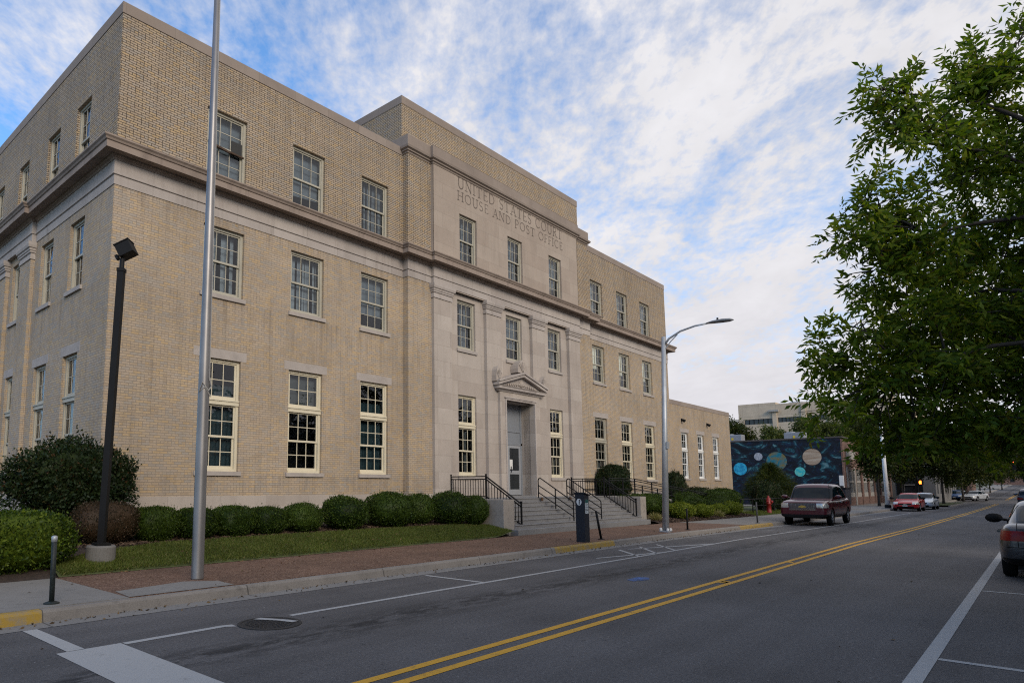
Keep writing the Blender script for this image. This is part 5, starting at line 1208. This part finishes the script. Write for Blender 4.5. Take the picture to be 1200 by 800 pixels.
def block(name, label, x0, x1, y0, y1, h, mat, rows, seed=0, face='x'):
    global off
    t = thing(name, label, 'building', (x0, y0, gz(x0))); off = Vector((x0, y0, gz(x0))); zb = gz(x0) - 1; b = MB(); hw = []
    L = y1 - y0; n = max(2, int(L / 3.2))
    for q in range(rows):
        for k in range(n): u = (k + .5) * L / n; hw.append((u - .6, u + .6, zb + 2 + q * 3.3, zb + 3.8 + q * 3.3))
    b.wall((x0, y1), (x0, y0), zb, zb + h, hw, .2); b.wall((x0, y0), (x1, y0), zb, zb + h, []); b.wall((x1, y0), (x1, y1), zb, zb + h, []); b.wall((x1, y1), (x0, y1), zb, zb + h, []); b.quad((x0, y0, zb + h - .1), (x1, y0, zb + h - .1), (x1, y1, zb + h - .1), (x0, y1, zb + h - .1)); loc(b).build('wall', mat, t)
    for u0, u1, za, zc in hw: loc(MB().quad((x0 + .15, y1 - u0, za), (x0 + .15, y1 - u1, za), (x0 + .15, y1 - u1, zc), (x0 + .15, y1 - u0, zc))).build('window', M['glass_far'], t)
    loc(MB().profile([(x0, y1), (x0, y0), (x1, y0)], [(-.2, zb + h), (.1, zb + h), (.1, zb + h + .3), (-.2, zb + h + .3)])).build('coping', M['trim'], t)
block('brick_block', 'orange brick block glimpsed through the tree beside the office block', 120, 140, 9.0 + 6, 28, 15.5, M['red_brick'], 4)
block('corner_block', 'brown brick building across the far junction', 168, 190, 11, 24, 6, M['red_brick'], 1)
block('street_end_block', 'dark brick building closing the far end of the street', 330, 350, -30, 14, 9, M['red_brick'], 2)
for xa_, xb_, hh, mm, lab in ((-8, 16, 8.2, 'panel', 'two-storey pale shop row on the near pavement beside the camera'), (22, 52, 7.2, 'panel', 'pale low commercial block on the near pavement'), (56, 100, 9.0, 'red_brick', 'long brick building on the near pavement before the junction')):
    t = thing('shop_building', lab, 'building', (xa_, -7, 0)); off = Vector((xa_, -7, 0)); n_ = int((xb_ - xa_) / 3.4); hw = [(k * 3.4 + .5, k * 3.4 + 2.9, z_, z_ + 2.0 + (.4 if z_ < 2 else 0)) for k in range(n_) for z_ in (.7, 4.2)]
    b = MB(); b.wall((xb_, -7), (xa_, -7), -.5, hh, hw, .2); b.wall((xa_, -7), (xa_, -22), -.5, hh, []); b.wall((xb_, -22), (xb_, -7), -.5, hh, []); b.wall((xa_, -22), (xb_, -22), -.5, hh, []); b.quad((xa_, -22, hh - .2), (xb_, -22, hh - .2), (xb_, -7, hh - .2), (xa_, -7, hh - .2)); loc(b).build('wall', M[mm], t)
    for u0, u1, za, zc in hw:
        w = MB(); w.box(xb_ - u1, xb_ - u0, -7.14, -7.06, za, za + .1); w.box((2 * xb_ - u0 - u1) / 2 - .03, (2 * xb_ - u0 - u1) / 2 + .03, -7.14, -7.06, za, zc); w = loc(w).build('window', M['trim'], t); loc(MB().quad((xb_ - u0, -7.16, za), (xb_ - u1, -7.16, za), (xb_ - u1, -7.16, zc), (xb_ - u0, -7.16, zc))).build('glass', M['glass_far'], w)
    loc(MB().profile([(xb_, -22), (xb_, -7), (xa_, -7), (xa_, -22)], [(-.2, hh), (.08, hh), (.12, hh + .35), (-.2, hh + .35)])).build('coping', M['trim'], t)
block('right_block', 'brick building on the other pavement far down the street', 150, 185, -22, -6, 8, M['red_brick'], 2)
# trees: behind the mural building, then along both sides of the street
for k, (x, y, h, rd, mt_, lab) in enumerate(((100, 30.7, 11.6, 2.4, 'leaf_street', 'dark tree in the gap between annex and office block'), (97, 25.0, 9.6, 2.5, 'leaf_far', 'light green tree behind the first rooftop air unit'), (98, 21.5, 10.6, 2.8, 'leaf_far', 'tall light green tree standing before the office block'), (99, 18.6, 10.2, 2.5, 'leaf_far', 'light green tree before the strip windows nearest the street'), (101, 16.6, 11.2, 2.9, 'leaf_street', 'broad dark tree behind the street corner of the mural building'), (108, 15, 11.5, 3.2, 'leaf_street', 'large dark tree above the grey building'))):
    street_tree('tree', lab, x, y, h, rd, 100 + k, mt_, 3.0, .3, 120, 'trees behind the mural building')
ROW = [(78, 11.6, 6.6, 1.8, 'slim street tree before the brick shop front'), (93, 11.6, 7.0, 2.2, 'street tree before the far windows of the brick shop'), (95, 8.3, 8.4, 3.4, 'tree in the grass strip beyond the white car'), (118, 8.2, 9, 3.8, 'tree on the corner beyond the grass strip'), (140, 9.5, 10, 4.2, 'tree past the junction on the courthouse side'), (165, 9, 11, 4.5, 'second tree past the junction on the courthouse side'), (195, 9, 12, 5, 'third tree past the junction on the courthouse side'), (235, 8.5, 13, 6, 'far tree towards the end of the street, courthouse side'),
       (34, -3.4, 8.8, 4.0, 'tree on the near pavement behind the overhanging tree'), (52, -3.6, 9.0, 4.3, 'second tree along the near pavement'), (72, -3.5, 9.5, 4.6, 'third tree along the near pavement'), (96, -3.6, 9.5, 4.8, 'fourth tree along the near pavement'), (132, -4, 11, 5.2, 'tree past the junction on the near side'), (170, -4, 12, 5.4, 'second tree past the junction on the near side'), (230, -5, 13, 7, 'far tree towards the end of the street, near side'), (300, 3, 14, 8, 'rounded tree closing the view at the end of the street')]
for k, (x, y, h, rd, lab) in enumerate(ROW):
    street_tree('street_tree', lab, x, y, h, rd, 300 + k, 'leaf_street', 2.6 if y > 0 else 2.9, .20 if x < 60 else (.3 if x < 130 else .5), 170 if x < 60 else (80 if x < 130 else 34), 'trees lining the street', .12 if y > 0 else .18)
# poles, signals
UP = thing('utility_pole', 'white painted utility pole by the kerb next to the red car', 'pole', (70.0, 9.82, .16 + gz(70)))
MB().tube([(0, 0, 0), (0, 0, 7.5)], [.17, .12], 12).build('pole', M['white_paint'], UP, smooth=True); MB().lathe([(.24, 0), (.24, .25), (.18, .3), (.1, .3)], 12).build('base', blk, UP)
SG = thing('sign_post', 'narrow white sign post at the corner of the mural building', 'sign', (66, 12.25, .1))
MB().box(-.09, .09, -.15, .15, 0, 2.6).build('panel', M['white_paint'], SG); MB().lathe([(.12, 1.5), (.14, 1.6), (.12, 1.75), (0, 1.75)], 10, (-.1, 0)).build('meter', blk, SG)
DB = thing('waste_container', 'dark waste container standing by the mural wall', 'container', (64, 12.4, .1))
MB().box(-1.0, 1.0, -.9, .9, .25, 1.5).build('bin', M['kiosk'], DB, bevel=.04); b = MB().box(-1.05, 1.05, -.95, .95, 1.5, 1.6); b.build('lid', blk, DB)
for sx in (-.8, .8): MB().box(sx - .1, sx + .1, -.8, .8, 0, .25).build('skid', M['trim'], DB)
def emit(name, col, s):
    m, t = new_mat(name); t.out((.02, .02, .02), .5, **{'Emission Color': col, 'Emission Strength': s}); return m
M['red_lamp'] = emit('red_signal_lamp', (1, .06, .02), 9); M['orange_lamp'] = emit('orange_hand_lamp', (1, .2, .02), 6)
PD = thing('walk_signal', 'black pedestrian signal showing an orange hand on its own post', 'traffic light', (92, 10.1, .16 + gz(92)))
MB().tube([(0, 0, 0), (0, 0, 3.0)], .09, 8).build('post', blk, PD); MB().box(-.2, .12, -.5, -.02, 2.05, 2.62).build('housing', blk, PD)
b = MB().box(-.215, -.205, -.36, -.16, 2.14, 2.34)                                  # raised hand: palm, four fingers, thumb
for k in range(4): b.box(-.215, -.205, -.36 + k * .053, -.32 + k * .053, 2.34, 2.47 + (.03 if k in (1, 2) else 0))
b.bar((-.21, -.16, 2.2), (-.21, -.10, 2.33), .05, .01); b.build('hand_symbol', M['orange_lamp'], PD)
TS = thing('traffic_signal_mast', 'signal mast whose arm reaches over the far junction', 'mast', (120, -2.6, gz(120)))
MB().tube([(0, 0, 0), (0, 0, 6.0)], [.16, .11], 10).build('pole', blk, TS); MB().tube([(0, 0, 5.7), (0, 9.5, 6.1)], [.09, .05], 8).build('arm', blk, TS)
for y, z, lab in ((5.5, 5.35, 'traffic light with red lamp lit, farther out on the mast arm'), (2.9, 4.95, 'traffic light with red lamp lit, nearer the mast')):
    t = thing('traffic_light', lab, 'traffic light', (119.8, y, z)); MB().box(-.12, .12, -.19, .19, -.95, .22).build('housing', blk, t)
    for q in range(3):
        mt = Matrix.Translation((-.12, 0, -.02 - q * .34)) @ Matrix.Rotation(-math.pi / 2, 4, 'Y'); MB().lathe([(.145, 0), (.145, .01), (0, .02)], 16, M=mt).build('lens', M['red_lamp'] if q == 0 else blk, t)
    MB().tube([(0.05, 0, .2), (.1, 0, 6.0 - z)], .02, 6).build('hanger', blk, t)

# ------------------------------------------------------------------ cars
import bmesh
def loft(sections, name):
    """sections: list of (x, [(y, z) half profile from centre bottom to centre top])"""
    V, F = [], []; m = len(sections[0][1]); N = 2 * (m - 1)
    for x, h in sections:
        ring = list(h) + [(-y, z) for y, z in h[-2:0:-1]]; V += [(x, y, z) for y, z in ring]
    for k in range(len(sections) - 1):
        for q in range(N): a, b = k * N + q, k * N + (q + 1) % N; F.append((a, b, b + N, a + N))
    F.append(tuple(range(N))[::-1]); e = (len(sections) - 1) * N; F.append(tuple(e + q for q in range(N)))
    me = bpy.data.meshes.new(name); me.from_pydata(V, [], F); return me
def evaluated(me, sub, cuts=()):
    o = bpy.data.objects.new('work', me); COL.objects.link(o); s = o.modifiers.new('s', 'SUBSURF'); s.levels = sub; s.render_levels = sub; tmp = []
    for x, z, r, w in cuts:
        c = MB().lathe([(r, -3), (r, 3)], 32, M=Matrix.Translation((x, 0, z)) @ Matrix.Rotation(math.pi / 2, 4, 'X')); 
        for sgn in (1, -1):
            c = MB().lathe([(r, w), (r, 3)], 32, M=Matrix.Translation((x, 0, z)) @ Matrix.Rotation(-sgn * math.pi / 2, 4, 'X'))
            k = bpy.data.objects.new('cut', c.mesh('cut', M['black_metal'])); COL.objects.link(k)
            bmx = bmesh.new(); bmx.from_mesh(k.data); bmesh.ops.recalc_face_normals(bmx, faces=bmx.faces); bmx.to_mesh(k.data); bmx.free()
            md = o.modifiers.new('b', 'BOOLEAN'); md.operation = 'DIFFERENCE'; md.object = k; md.solver = 'EXACT'; tmp.append(k)
    bmx = bmesh.new(); bmx.from_mesh(me); bmesh.ops.recalc_face_normals(bmx, faces=bmx.faces); bmx.to_mesh(me); bmx.free()
    dg = bpy.context.evaluated_depsgraph_get(); r = bpy.data.meshes.new_from_object(o.evaluated_get(dg)); r.materials.clear()
    for k in tmp: bpy.data.objects.remove(k)
    bpy.data.objects.remove(o); return r
def patch(me, planes, off_, mat, name, mirror=False):
    """piece of a car's skin inside the half-spaces (point, outward normal), lifted off by off_"""
    bmx = bmesh.new(); bmx.from_mesh(me)
    for co, no in planes:
        bmesh.ops.bisect_plane(bmx, geom=bmx.verts[:] + bmx.edges[:] + bmx.faces[:], plane_co=co, plane_no=no, clear_outer=True)
    bmx.normal_update(); ns = [v.normal.copy() for v in bmx.verts]
    for v, nn in zip(bmx.verts, ns): v.co += nn * off_
    r = bpy.data.meshes.new(name); bmx.to_mesh(r); bmx.free(); r.materials.clear(); r.materials.append(mat); r.polygons.foreach_set('use_smooth', [True] * len(r.polygons)); r.update(); return r
def bx(x0=None, x1=None, y0=None, y1=None, z0=None, z1=None):
    p = []
    for v, a, s in ((x0, 0, -1), (x1, 0, 1), (y0, 1, -1), (y1, 1, 1), (z0, 2, -1), (z1, 2, 1)):
        if v is not None: c = [0, 0, 0]; nn = [0, 0, 0]; c[a] = v; nn[a] = s; p.append((tuple(c), tuple(nn)))
    return p
def half(hw, zb, zs, zt, crown=.02):
    return [(0, zb), (hw * .6, zb), (hw * .93, zb + .03), (hw, zb + .16), (hw, zs - .05), (hw * .985, zs + .06), (hw * .93, zt - .015), (hw * .72, zt + crown * .5), (0, zt + crown)]
def cab(wb, zb, wt, zr):
    return [(0, zb - .1), (wb, zb - .1), (wb, zb), (wb * .6 + wt * .4, zb + (zr - zb) * .42), (wt + .035, zr - .10), (wt * .93, zr - .025), (wt * .6, zr), (0, zr + .015)]
def paint(name, col, metal=.3, rough=.28):
    m, t = new_mat(name); t.out(col, rough, metal, None, .5, **{'Coat Weight': .5, 'Coat Roughness': .04}); return m
M['tyre'] = plain('tyre_rubber', (.008, .008, .008), .9, spec=.15); M['rim'] = plain('alloy', (.45, .46, .48), .3, .8, var=.05)
M['headlamp'] = plain('headlamp_lens', (.50, .50, .47), .12, .3, var=.3, scale=14, **{'Coat Weight': 1.0}); M['tail'] = plain('tail_lens', (.24, .004, .004), .3, var=.2, scale=14, spec=.3); M['chrome'] = plain('chrome', (.6, .6, .62), .12, 1, var=.05)
M['car_glass'] = plain('car_glass', (.004, .012, .018), .03, 0, var=.2, scale=3, spec=.2); M['gold'] = plain('gold_emblem', (.55, .38, .10), .3, .8, var=.05)
M['trim_black'] = plain('black_plastic', (.007, .007, .0075), .65, spec=.2)

SEDAN = dict(L=4.6, body=[(-2.31, .55, .45, .62, .80), (-2.27, .74, .34, .63, .93), (-2.12, .84, .26, .66, 1.02), (-1.75, .885, .22, .69, 1.035), (-1.2, .89, .2, .69, .99), (-.4, .89, .2, .68, .945), (.5, .89, .2, .67, .925), (1.02, .89, .2, .66, .91), (1.5, .885, .2, .64, .86), (1.95, .85, .21, .60, .77), (2.2, .76, .24, .55, .68), (2.29, .62, .3, .52, .62), (2.31, .45, .36, .5, .58)],
             cab=[(1.12, .74, .90, .60, .90), (.95, .77, .91, .66, .97), (.22, .79, .92, .60, 1.40), (-.1, .79, .93, .60, 1.45), (-.6, .79, .945, .60, 1.46), (-1.05, .78, .97, .585, 1.41), (-1.65, .74, 1.0, .60, 1.10), (-1.85, .70, 1.0, .58, 1.02)],
             wheels=(-1.38, 1.38), wr=.325, ws=(.2, -1.05), rw=(-1.08, -1.72), belt=.955, roof=1.385, bpost=-.42, sidex=(.80, -1.42))
PICK = dict(L=5.6, body=[(-2.81, .75, .62, .85, 1.1), (-2.77, .92, .52, .85, 1.24), (-2.6, .985, .46, .86, 1.30), (-1.9, 1.0, .42, .86, 1.30), (-1.0, 1.0, .40, .86, 1.26), (0, 1.0, .40, .86, 1.24), (.9, 1.0, .40, .86, 1.23), (1.35, 1.0, .40, .86, 1.23), (2.0, .99, .40, .86, 1.22), (2.55, .98, .40, .85, 1.18), (2.76, .95, .38, .82, 1.12), (2.82, .88, .38, .78, 1.06), (2.83, .82, .42, .74, .98)],
            cab=[(1.45, .90, 1.18, .78, 1.20), (1.25, .94, 1.20, .86, 1.28), (.66, .965, 1.22, .82, 1.88), (.45, .97, 1.24, .81, 1.97), (-.5, .97, 1.26, .81, 2.0), (-1.2, .965, 1.27, .80, 1.97), (-1.5, .96, 1.28, .82, 1.80), (-2.15, .95, 1.30, .88, 1.36)],
            wheels=(-1.72, 1.68), wr=.40, ws=(.55, -1.0), rw=(-1.15, -1.9), belt=1.27, roof=1.89, bpost=-.25, sidex=(1.12, -1.5))
VAN = dict(L=4.8, body=[(-2.41, .8, .5, .8, 1.0), (-2.36, .92, .42, .8, 1.12), (-1.5, .95, .3, .8, 1.12), (0, .95, .3, .8, 1.10), (1.2, .95, .3, .78, 1.06), (1.9, .93, .3, .75, 1.0), (2.3, .85, .33, .7, .9), (2.41, .65, .4, .65, .8)],
           cab=[(1.4, .82, 1.03, .68, 1.05), (.7, .86, 1.06, .70, 1.66), (.3, .86, 1.08, .70, 1.76), (-1.2, .86, 1.1, .70, 1.78), (-2.05, .85, 1.1, .68, 1.70), (-2.33, .82, 1.1, .66, 1.16)],
           wheels=(-1.4, 1.45), wr=.36, ws=(.6, -1), rw=(-2.0, -2.3), belt=1.13, roof=1.66, bpost=-.3, sidex=(.95, -1.9))
def car(name, label, cat, spec, col, x, y, rz, group=None, metal=.3, front='bar', z=None):
    S = spec; t = thing(name, label, cat, (x, y, gz(x) if z is None else z), rz, group); pm = paint('car_paint_' + name, col, metal)
    wr = S['wr']; hw = max(b[1] for b in S['body']); L2 = S['L'] / 2
    raw = loft([(b[0], half(*b[1:])) for b in S['body']], 'body'); skin = evaluated(raw.copy(), 2)
    body = evaluated(raw, 2, [(wx, wr + .01, wr + .055, hw - .24) for wx in S['wheels']]); body.materials.append(pm); body.polygons.foreach_set('use_smooth', [True] * len(body.polygons))
    bo = place(body, 'body', t)
    try: body.set_sharp_from_angle(angle=R(40))
    except Exception: pass
    cabm = evaluated(loft([(c[0], cab(*c[1:])) for c in S['cab']], 'cabin'), 2); cabm.materials.append(pm); cabm.polygons.foreach_set('use_smooth', [True] * len(cabm.polygons)); place(cabm, 'roof', t)
    g = M['car_glass']; zb, zr, (sa, sb) = S['belt'], S['roof'], S['sidex']
    # glass, cut out of the cabin skin
    wtop, rtop = S['cab'][2][0], S['cab'][-3][0]; wt = S['cab'][2][3]
    place(patch(cabm, bx(x0=wtop + .06, z0=zb + .01, y0=-wt * 1.08, y1=wt * 1.08), .005, g, 'windscreen'), 'windscreen', t)
    if S is VAN: place(patch(cabm, bx(x1=-2.1, z0=zb + .05, z1=zr - .06, y0=-.68, y1=.68), .005, g, 'rear_window'), 'rear_window', t)
    else: place(patch(cabm, bx(x1=rtop - .02, z0=zb + .06, z1=zr - .02, y0=-.60 * hw / .89, y1=.60 * hw / .89), .005, g, 'rear_window'), 'rear_window', t)
    k1 = (zr - zb) / max(.1, (S['cab'][1][0] - S['cab'][2][0])) ; slope_f = ((sa, 0, zb), Vector((zr - zb, 0, sa - wtop + .06)).normalized()); slope_r = ((sb, 0, zb), Vector((-(zr - zb), 0, abs(sb - (rtop + .12)))).normalized())
    for s_ in (1, -1):
        ys = bx(y0=.45 * hw) if s_ > 0 else bx(y1=-.45 * hw)
        for xa, xb in ((None, S['bpost'] - .04), (S['bpost'] + .04, None)):
            pl_ = ys + bx(x0=xb, x1=xa, z0=zb + .02, z1=zr - .03) + [(slope_f[0], tuple(slope_f[1])), (slope_r[0], tuple(slope_r[1]))]
            if xa is None: pl_ = ys + bx(x0=S['bpost'] + .04, z0=zb + .02, z1=zr - .03) + [(slope_f[0], tuple(slope_f[1]))]
            else: pl_ = ys + bx(x1=S['bpost'] - .04, z0=zb + .02, z1=zr - .03) + [(slope_r[0], tuple(slope_r[1]))]
            if xa is None and xb is None: continue
            place(patch(cabm, pl_, .005, g, 'side_window'), 'side_window', t)
        # door seams and handles
        b = []
        for xx in (S['cab'][1][0] - .05, S['bpost'], S['wheels'][0] + .42):
            place(patch(skin, (bx(y0=.5 * hw) if s_ > 0 else bx(y1=-.5 * hw)) + bx(x0=xx - .006, x1=xx + .006, z0=.34, z1=zb), .002, M['trim_black'], 'door_seam'), 'door_seam', bo)
        for xx in (S['bpost'] + .12, S['wheels'][0] + .55):
            hb = MB().box(xx, xx + .2, s_ * (hw - .01), s_ * (hw + .035), zb - .15, zb - .11) if s_ > 0 else MB().box(xx, xx + .2, -hw - .035, -hw + .01, zb - .15, zb - .11); hb.build('door_handle', M['chrome'] if S is PICK else pm, bo)
        mb = MB().tube([(S['cab'][1][0] - .2, s_ * (hw - .08), zb + .04), (S['cab'][1][0] - .18, s_ * (hw + .1), zb + .07)], .03, 6)
        mb.lathe([(.05, 0), (.115, .03), (.12, .10), (.09, .17), (.02, .2)], 14, M=Matrix.Translation((S['cab'][1][0] - .22, s_ * (hw + .14), zb + .08)) @ Matrix.Rotation(math.pi / 2, 4, 'Y') @ Matrix.Diagonal((.85, 1.25, 1, 1)))
        mir = mb.build('mirror', pm if S is not SEDAN else M['trim_black'], t, smooth=True)
        # lamps
        if S is PICK:
            hl = bx(x0=2.3, z0=.86, z1=1.07) + (bx(y0=.58) if s_ > 0 else bx(y1=-.58)); tl = bx(x1=-2.6, z0=.85, z1=1.2) + (bx(y0=.8) if s_ > 0 else bx(y1=-.8))
            fg = (2.76, s_ * .72, .60)
        else:
            ztl = S['body'][2][4]; n1 = Vector((.3, 0, 1)).normalized()
            hl = bx(x0=1.72, z0=.56, z1=.74) + (bx(y0=.46) if s_ > 0 else bx(y1=-.46)) + [((1.72, 0, .66), tuple(Vector((-1, 0, .9)).normalized()))]
            tl = bx(x1=-1.93, z0=.72, z1=.90) + (bx(y0=.50) if s_ > 0 else bx(y1=-.50)) + [((-1.93, 0, .80), tuple(Vector((1, 0, -.8)).normalized()))]; fg = (2.2, s_ * .60, .36)
        place(patch(skin, hl, .006, M['headlamp'], 'headlight'), 'headlight', t); place(patch(skin, tl, .006, M['tail'], 'taillight'), 'taillight', t)
        MB().lathe([(.055, 0), (.055, .03), (.0, .035)], 12, M=Matrix.Translation(fg) @ Matrix.Rotation(math.pi / 2, 4, 'Y')).build('fog_light', M['headlamp'], t)
        for wx in S['wheels']:
            prof = [(wr * .60, -.09), (wr * .9, -.105), (wr * .98, -.08), (wr, -.03), (wr, .03), (wr * .98, .08), (wr * .9, .105), (wr * .60, .09)]
            mt = Matrix.Translation((wx, s_ * (hw - .125), wr)) @ Matrix.Rotation(-s_ * math.pi / 2, 4, 'X'); ty = MB().lathe(prof, 28, M=mt)
            w = ty.build('wheel', M['tyre'], t, smooth=True)
            rm = MB().lathe([(wr * .64, .085), (wr * .60, .092), (wr * .57, .06), (.0, .05)], 24, M=mt)
            for q in range(6):
                a = q * math.pi / 3; rm.box(-.035, .035, .03, wr * .6, .06, .10, mt @ Matrix.Rotation(a, 4, 'Z'))
            rm.lathe([(.07, .06), (.06, .108), (0, .11)], 10, M=mt); rm.build('rim', M['rim'], w)
    zf = .64 if S is PICK else .42
    if S is PICK:
        place(patch(skin, bx(x0=2.4, y0=-.54, y1=.54, z0=.76, z1=1.06), .006, plain('grille_mesh', (.10, .09, .10), .35, .6, var=.2, scale=40), 'grille'), 'grille', t)
        gr = [o for o in t.children if o.name.startswith('grille')][0]
        b = MB()
        for k in range(5): b.box(2.835, 2.845, -.5, .5, .79 + k * .052, .802 + k * .052)
        b.box(2.83, 2.85, -.55, .55, 1.055, 1.075); b.box(2.83, 2.85, -.55, .55, .745, .765); b.build('grille_bar', M['chrome'], gr)
        b = MB(); bow = [(-.16, -.035), (-.055, -.035), (-.055, -.06), (.055, -.06), (.055, -.035), (.16, -.035), (.13, .035), (.055, .035), (.055, .06), (-.055, .06), (-.055, .035), (-.13, .035)]
        f = [(2.868, y_, .91 + z_) for y_, z_ in bow]; bk = [(2.83, y_, .91 + z_) for y_, z_ in bow]; b.poly(f); b.poly(bk[::-1])
        for k in range(12): b.quad(f[k], bk[k], bk[(k + 1) % 12], f[(k + 1) % 12])
        b.build('emblem', M['gold'], gr)
        place(patch(skin, bx(x0=2.35, z1=.55), .008, M['trim_black'], 'bumper_skirt'), 'bumper_skirt', t); place(patch(skin, bx(x0=-1.2, x1=1.15, z1=.52), .02, plain('sill_cladding', (.12, .09, .09), .5), 'sill_cladding'), 'sill_cladding', t)
        MB().tube([(.3, .6, 1.92), (-1.0, .6, 1.92)], .025).build('roof_rail', M['trim_black'], t); MB().tube([(.3, -.6, 1.92), (-1.0, -.6, 1.92)], .025).build('roof_rail', M['trim_black'], t)
        MB().tube([(1.3, .8, 1.2), (1.25, .82, 1.95)], .008, 5).build('aerial', M['trim_black'], t)
    else:
        place(patch(skin, bx(x0=2.0, y0=-.42, y1=.42, z0=.50, z1=.62), .006, M['trim_black'], 'grille'), 'grille', t); place(patch(skin, bx(x0=2.0, y0=-.55, y1=.55, z0=.26, z1=.40), .006, M['trim_black'], 'air_intake'), 'air_intake', t)
        gr = [o for o in t.children if o.name.startswith('grille')][0]
        xf = L2 + .02
        if front == 'bow':
            b = MB(); bow = [(-.12, -.026), (-.04, -.026), (-.04, -.045), (.04, -.045), (.04, -.026), (.12, -.026), (.10, .026), (.04, .026), (.04, .045), (-.04, .045), (-.04, .026), (-.10, .026)]
            b.poly([(xf, y_, .565 + z_) for y_, z_ in bow]); b.build('emblem', M['chrome'], gr)
            MB().box(xf - .02, xf - .004, -.40, .40, .505, .525).build('grille_bar', M['chrome'], gr)
        MB().box(xf - .03, xf, -.16, .16, .40, .49).build('number_plate', plain('plate', (.45, .46, .48), .5), t)
        place(patch(skin, bx(x1=-2.0, z1=.40), .006, M['trim_black'], 'rear_skirt'), 'rear_skirt', t); place(patch(skin, bx(x1=-2.1, y0=-.75, y1=.75, z0=.60, z1=.612), .003, M['trim_black'], 'bumper_seam'), 'bumper_seam', bo)
        place(patch(skin, bx(x1=-1.9, y0=-.79, y1=-.775, z0=.6, z1=1.0), .003, M['trim_black'], 'boot_seam'), 'boot_seam', bo); place(patch(skin, bx(x1=-1.9, y0=.585, y1=.597, z0=.6, z1=1.03), .003, M['trim_black'], 'boot_seam'), 'boot_seam', bo)
        MB().box(-L2 - .03, -L2 - .0, -.16, .16, .68, .80).build('number_plate', bpy.data.materials['plate'], t)
    MB().box(-L2 + .35, L2 - .35, -hw + .25, hw - .25, .18 if S is not PICK else .35, .45).build('underbody', M['trim_black'], t)
    return t
car('sedan', 'dark grey sedan seen from behind, parked at the near kerb', 'car', SEDAN, (.05, .053, .06), 19.15, -.12, 0, metal=.35)
car('pickup', 'maroon pickup truck with a gold emblem on its grille, facing the camera', 'pickup truck', PICK, (.07, .003, .012), 38.9, 8.35, math.pi, metal=.1)
car('sedan', 'bright red sedan parked facing the camera in front of a white car', 'car', SEDAN, (.42, .012, .018), 69.0, 8.25, math.pi, front='bow')
car('sedan', 'white car parked just behind the red sedan', 'car', SEDAN, (.62, .64, .66), 76.0, 8.0, math.pi)
car('sedan', 'blue car at the far junction beyond the grass strip', 'car', SEDAN, (.03, .10, .28), 126.0, 9.6, math.pi)
car('van', 'white van behind the blue car at the far junction', 'van', VAN, (.60, .60, .60), 134.0, 10.2, math.pi)
car('sedan', 'white car with dark front parked to the right of the blue car', 'car', SEDAN, (.50, .52, .54), 124.0, 7.4, math.pi * .9)
car('van', 'dark blue sport utility vehicle far ahead of the grey sedan at the near kerb', 'car', VAN, (.018, .025, .045), 93.5, 1.35, 0)
car('van', 'silver vehicle farther along the near kerb beyond the dark one', 'car', VAN, (.20, .22, .25), 103.5, 1.5, 0)
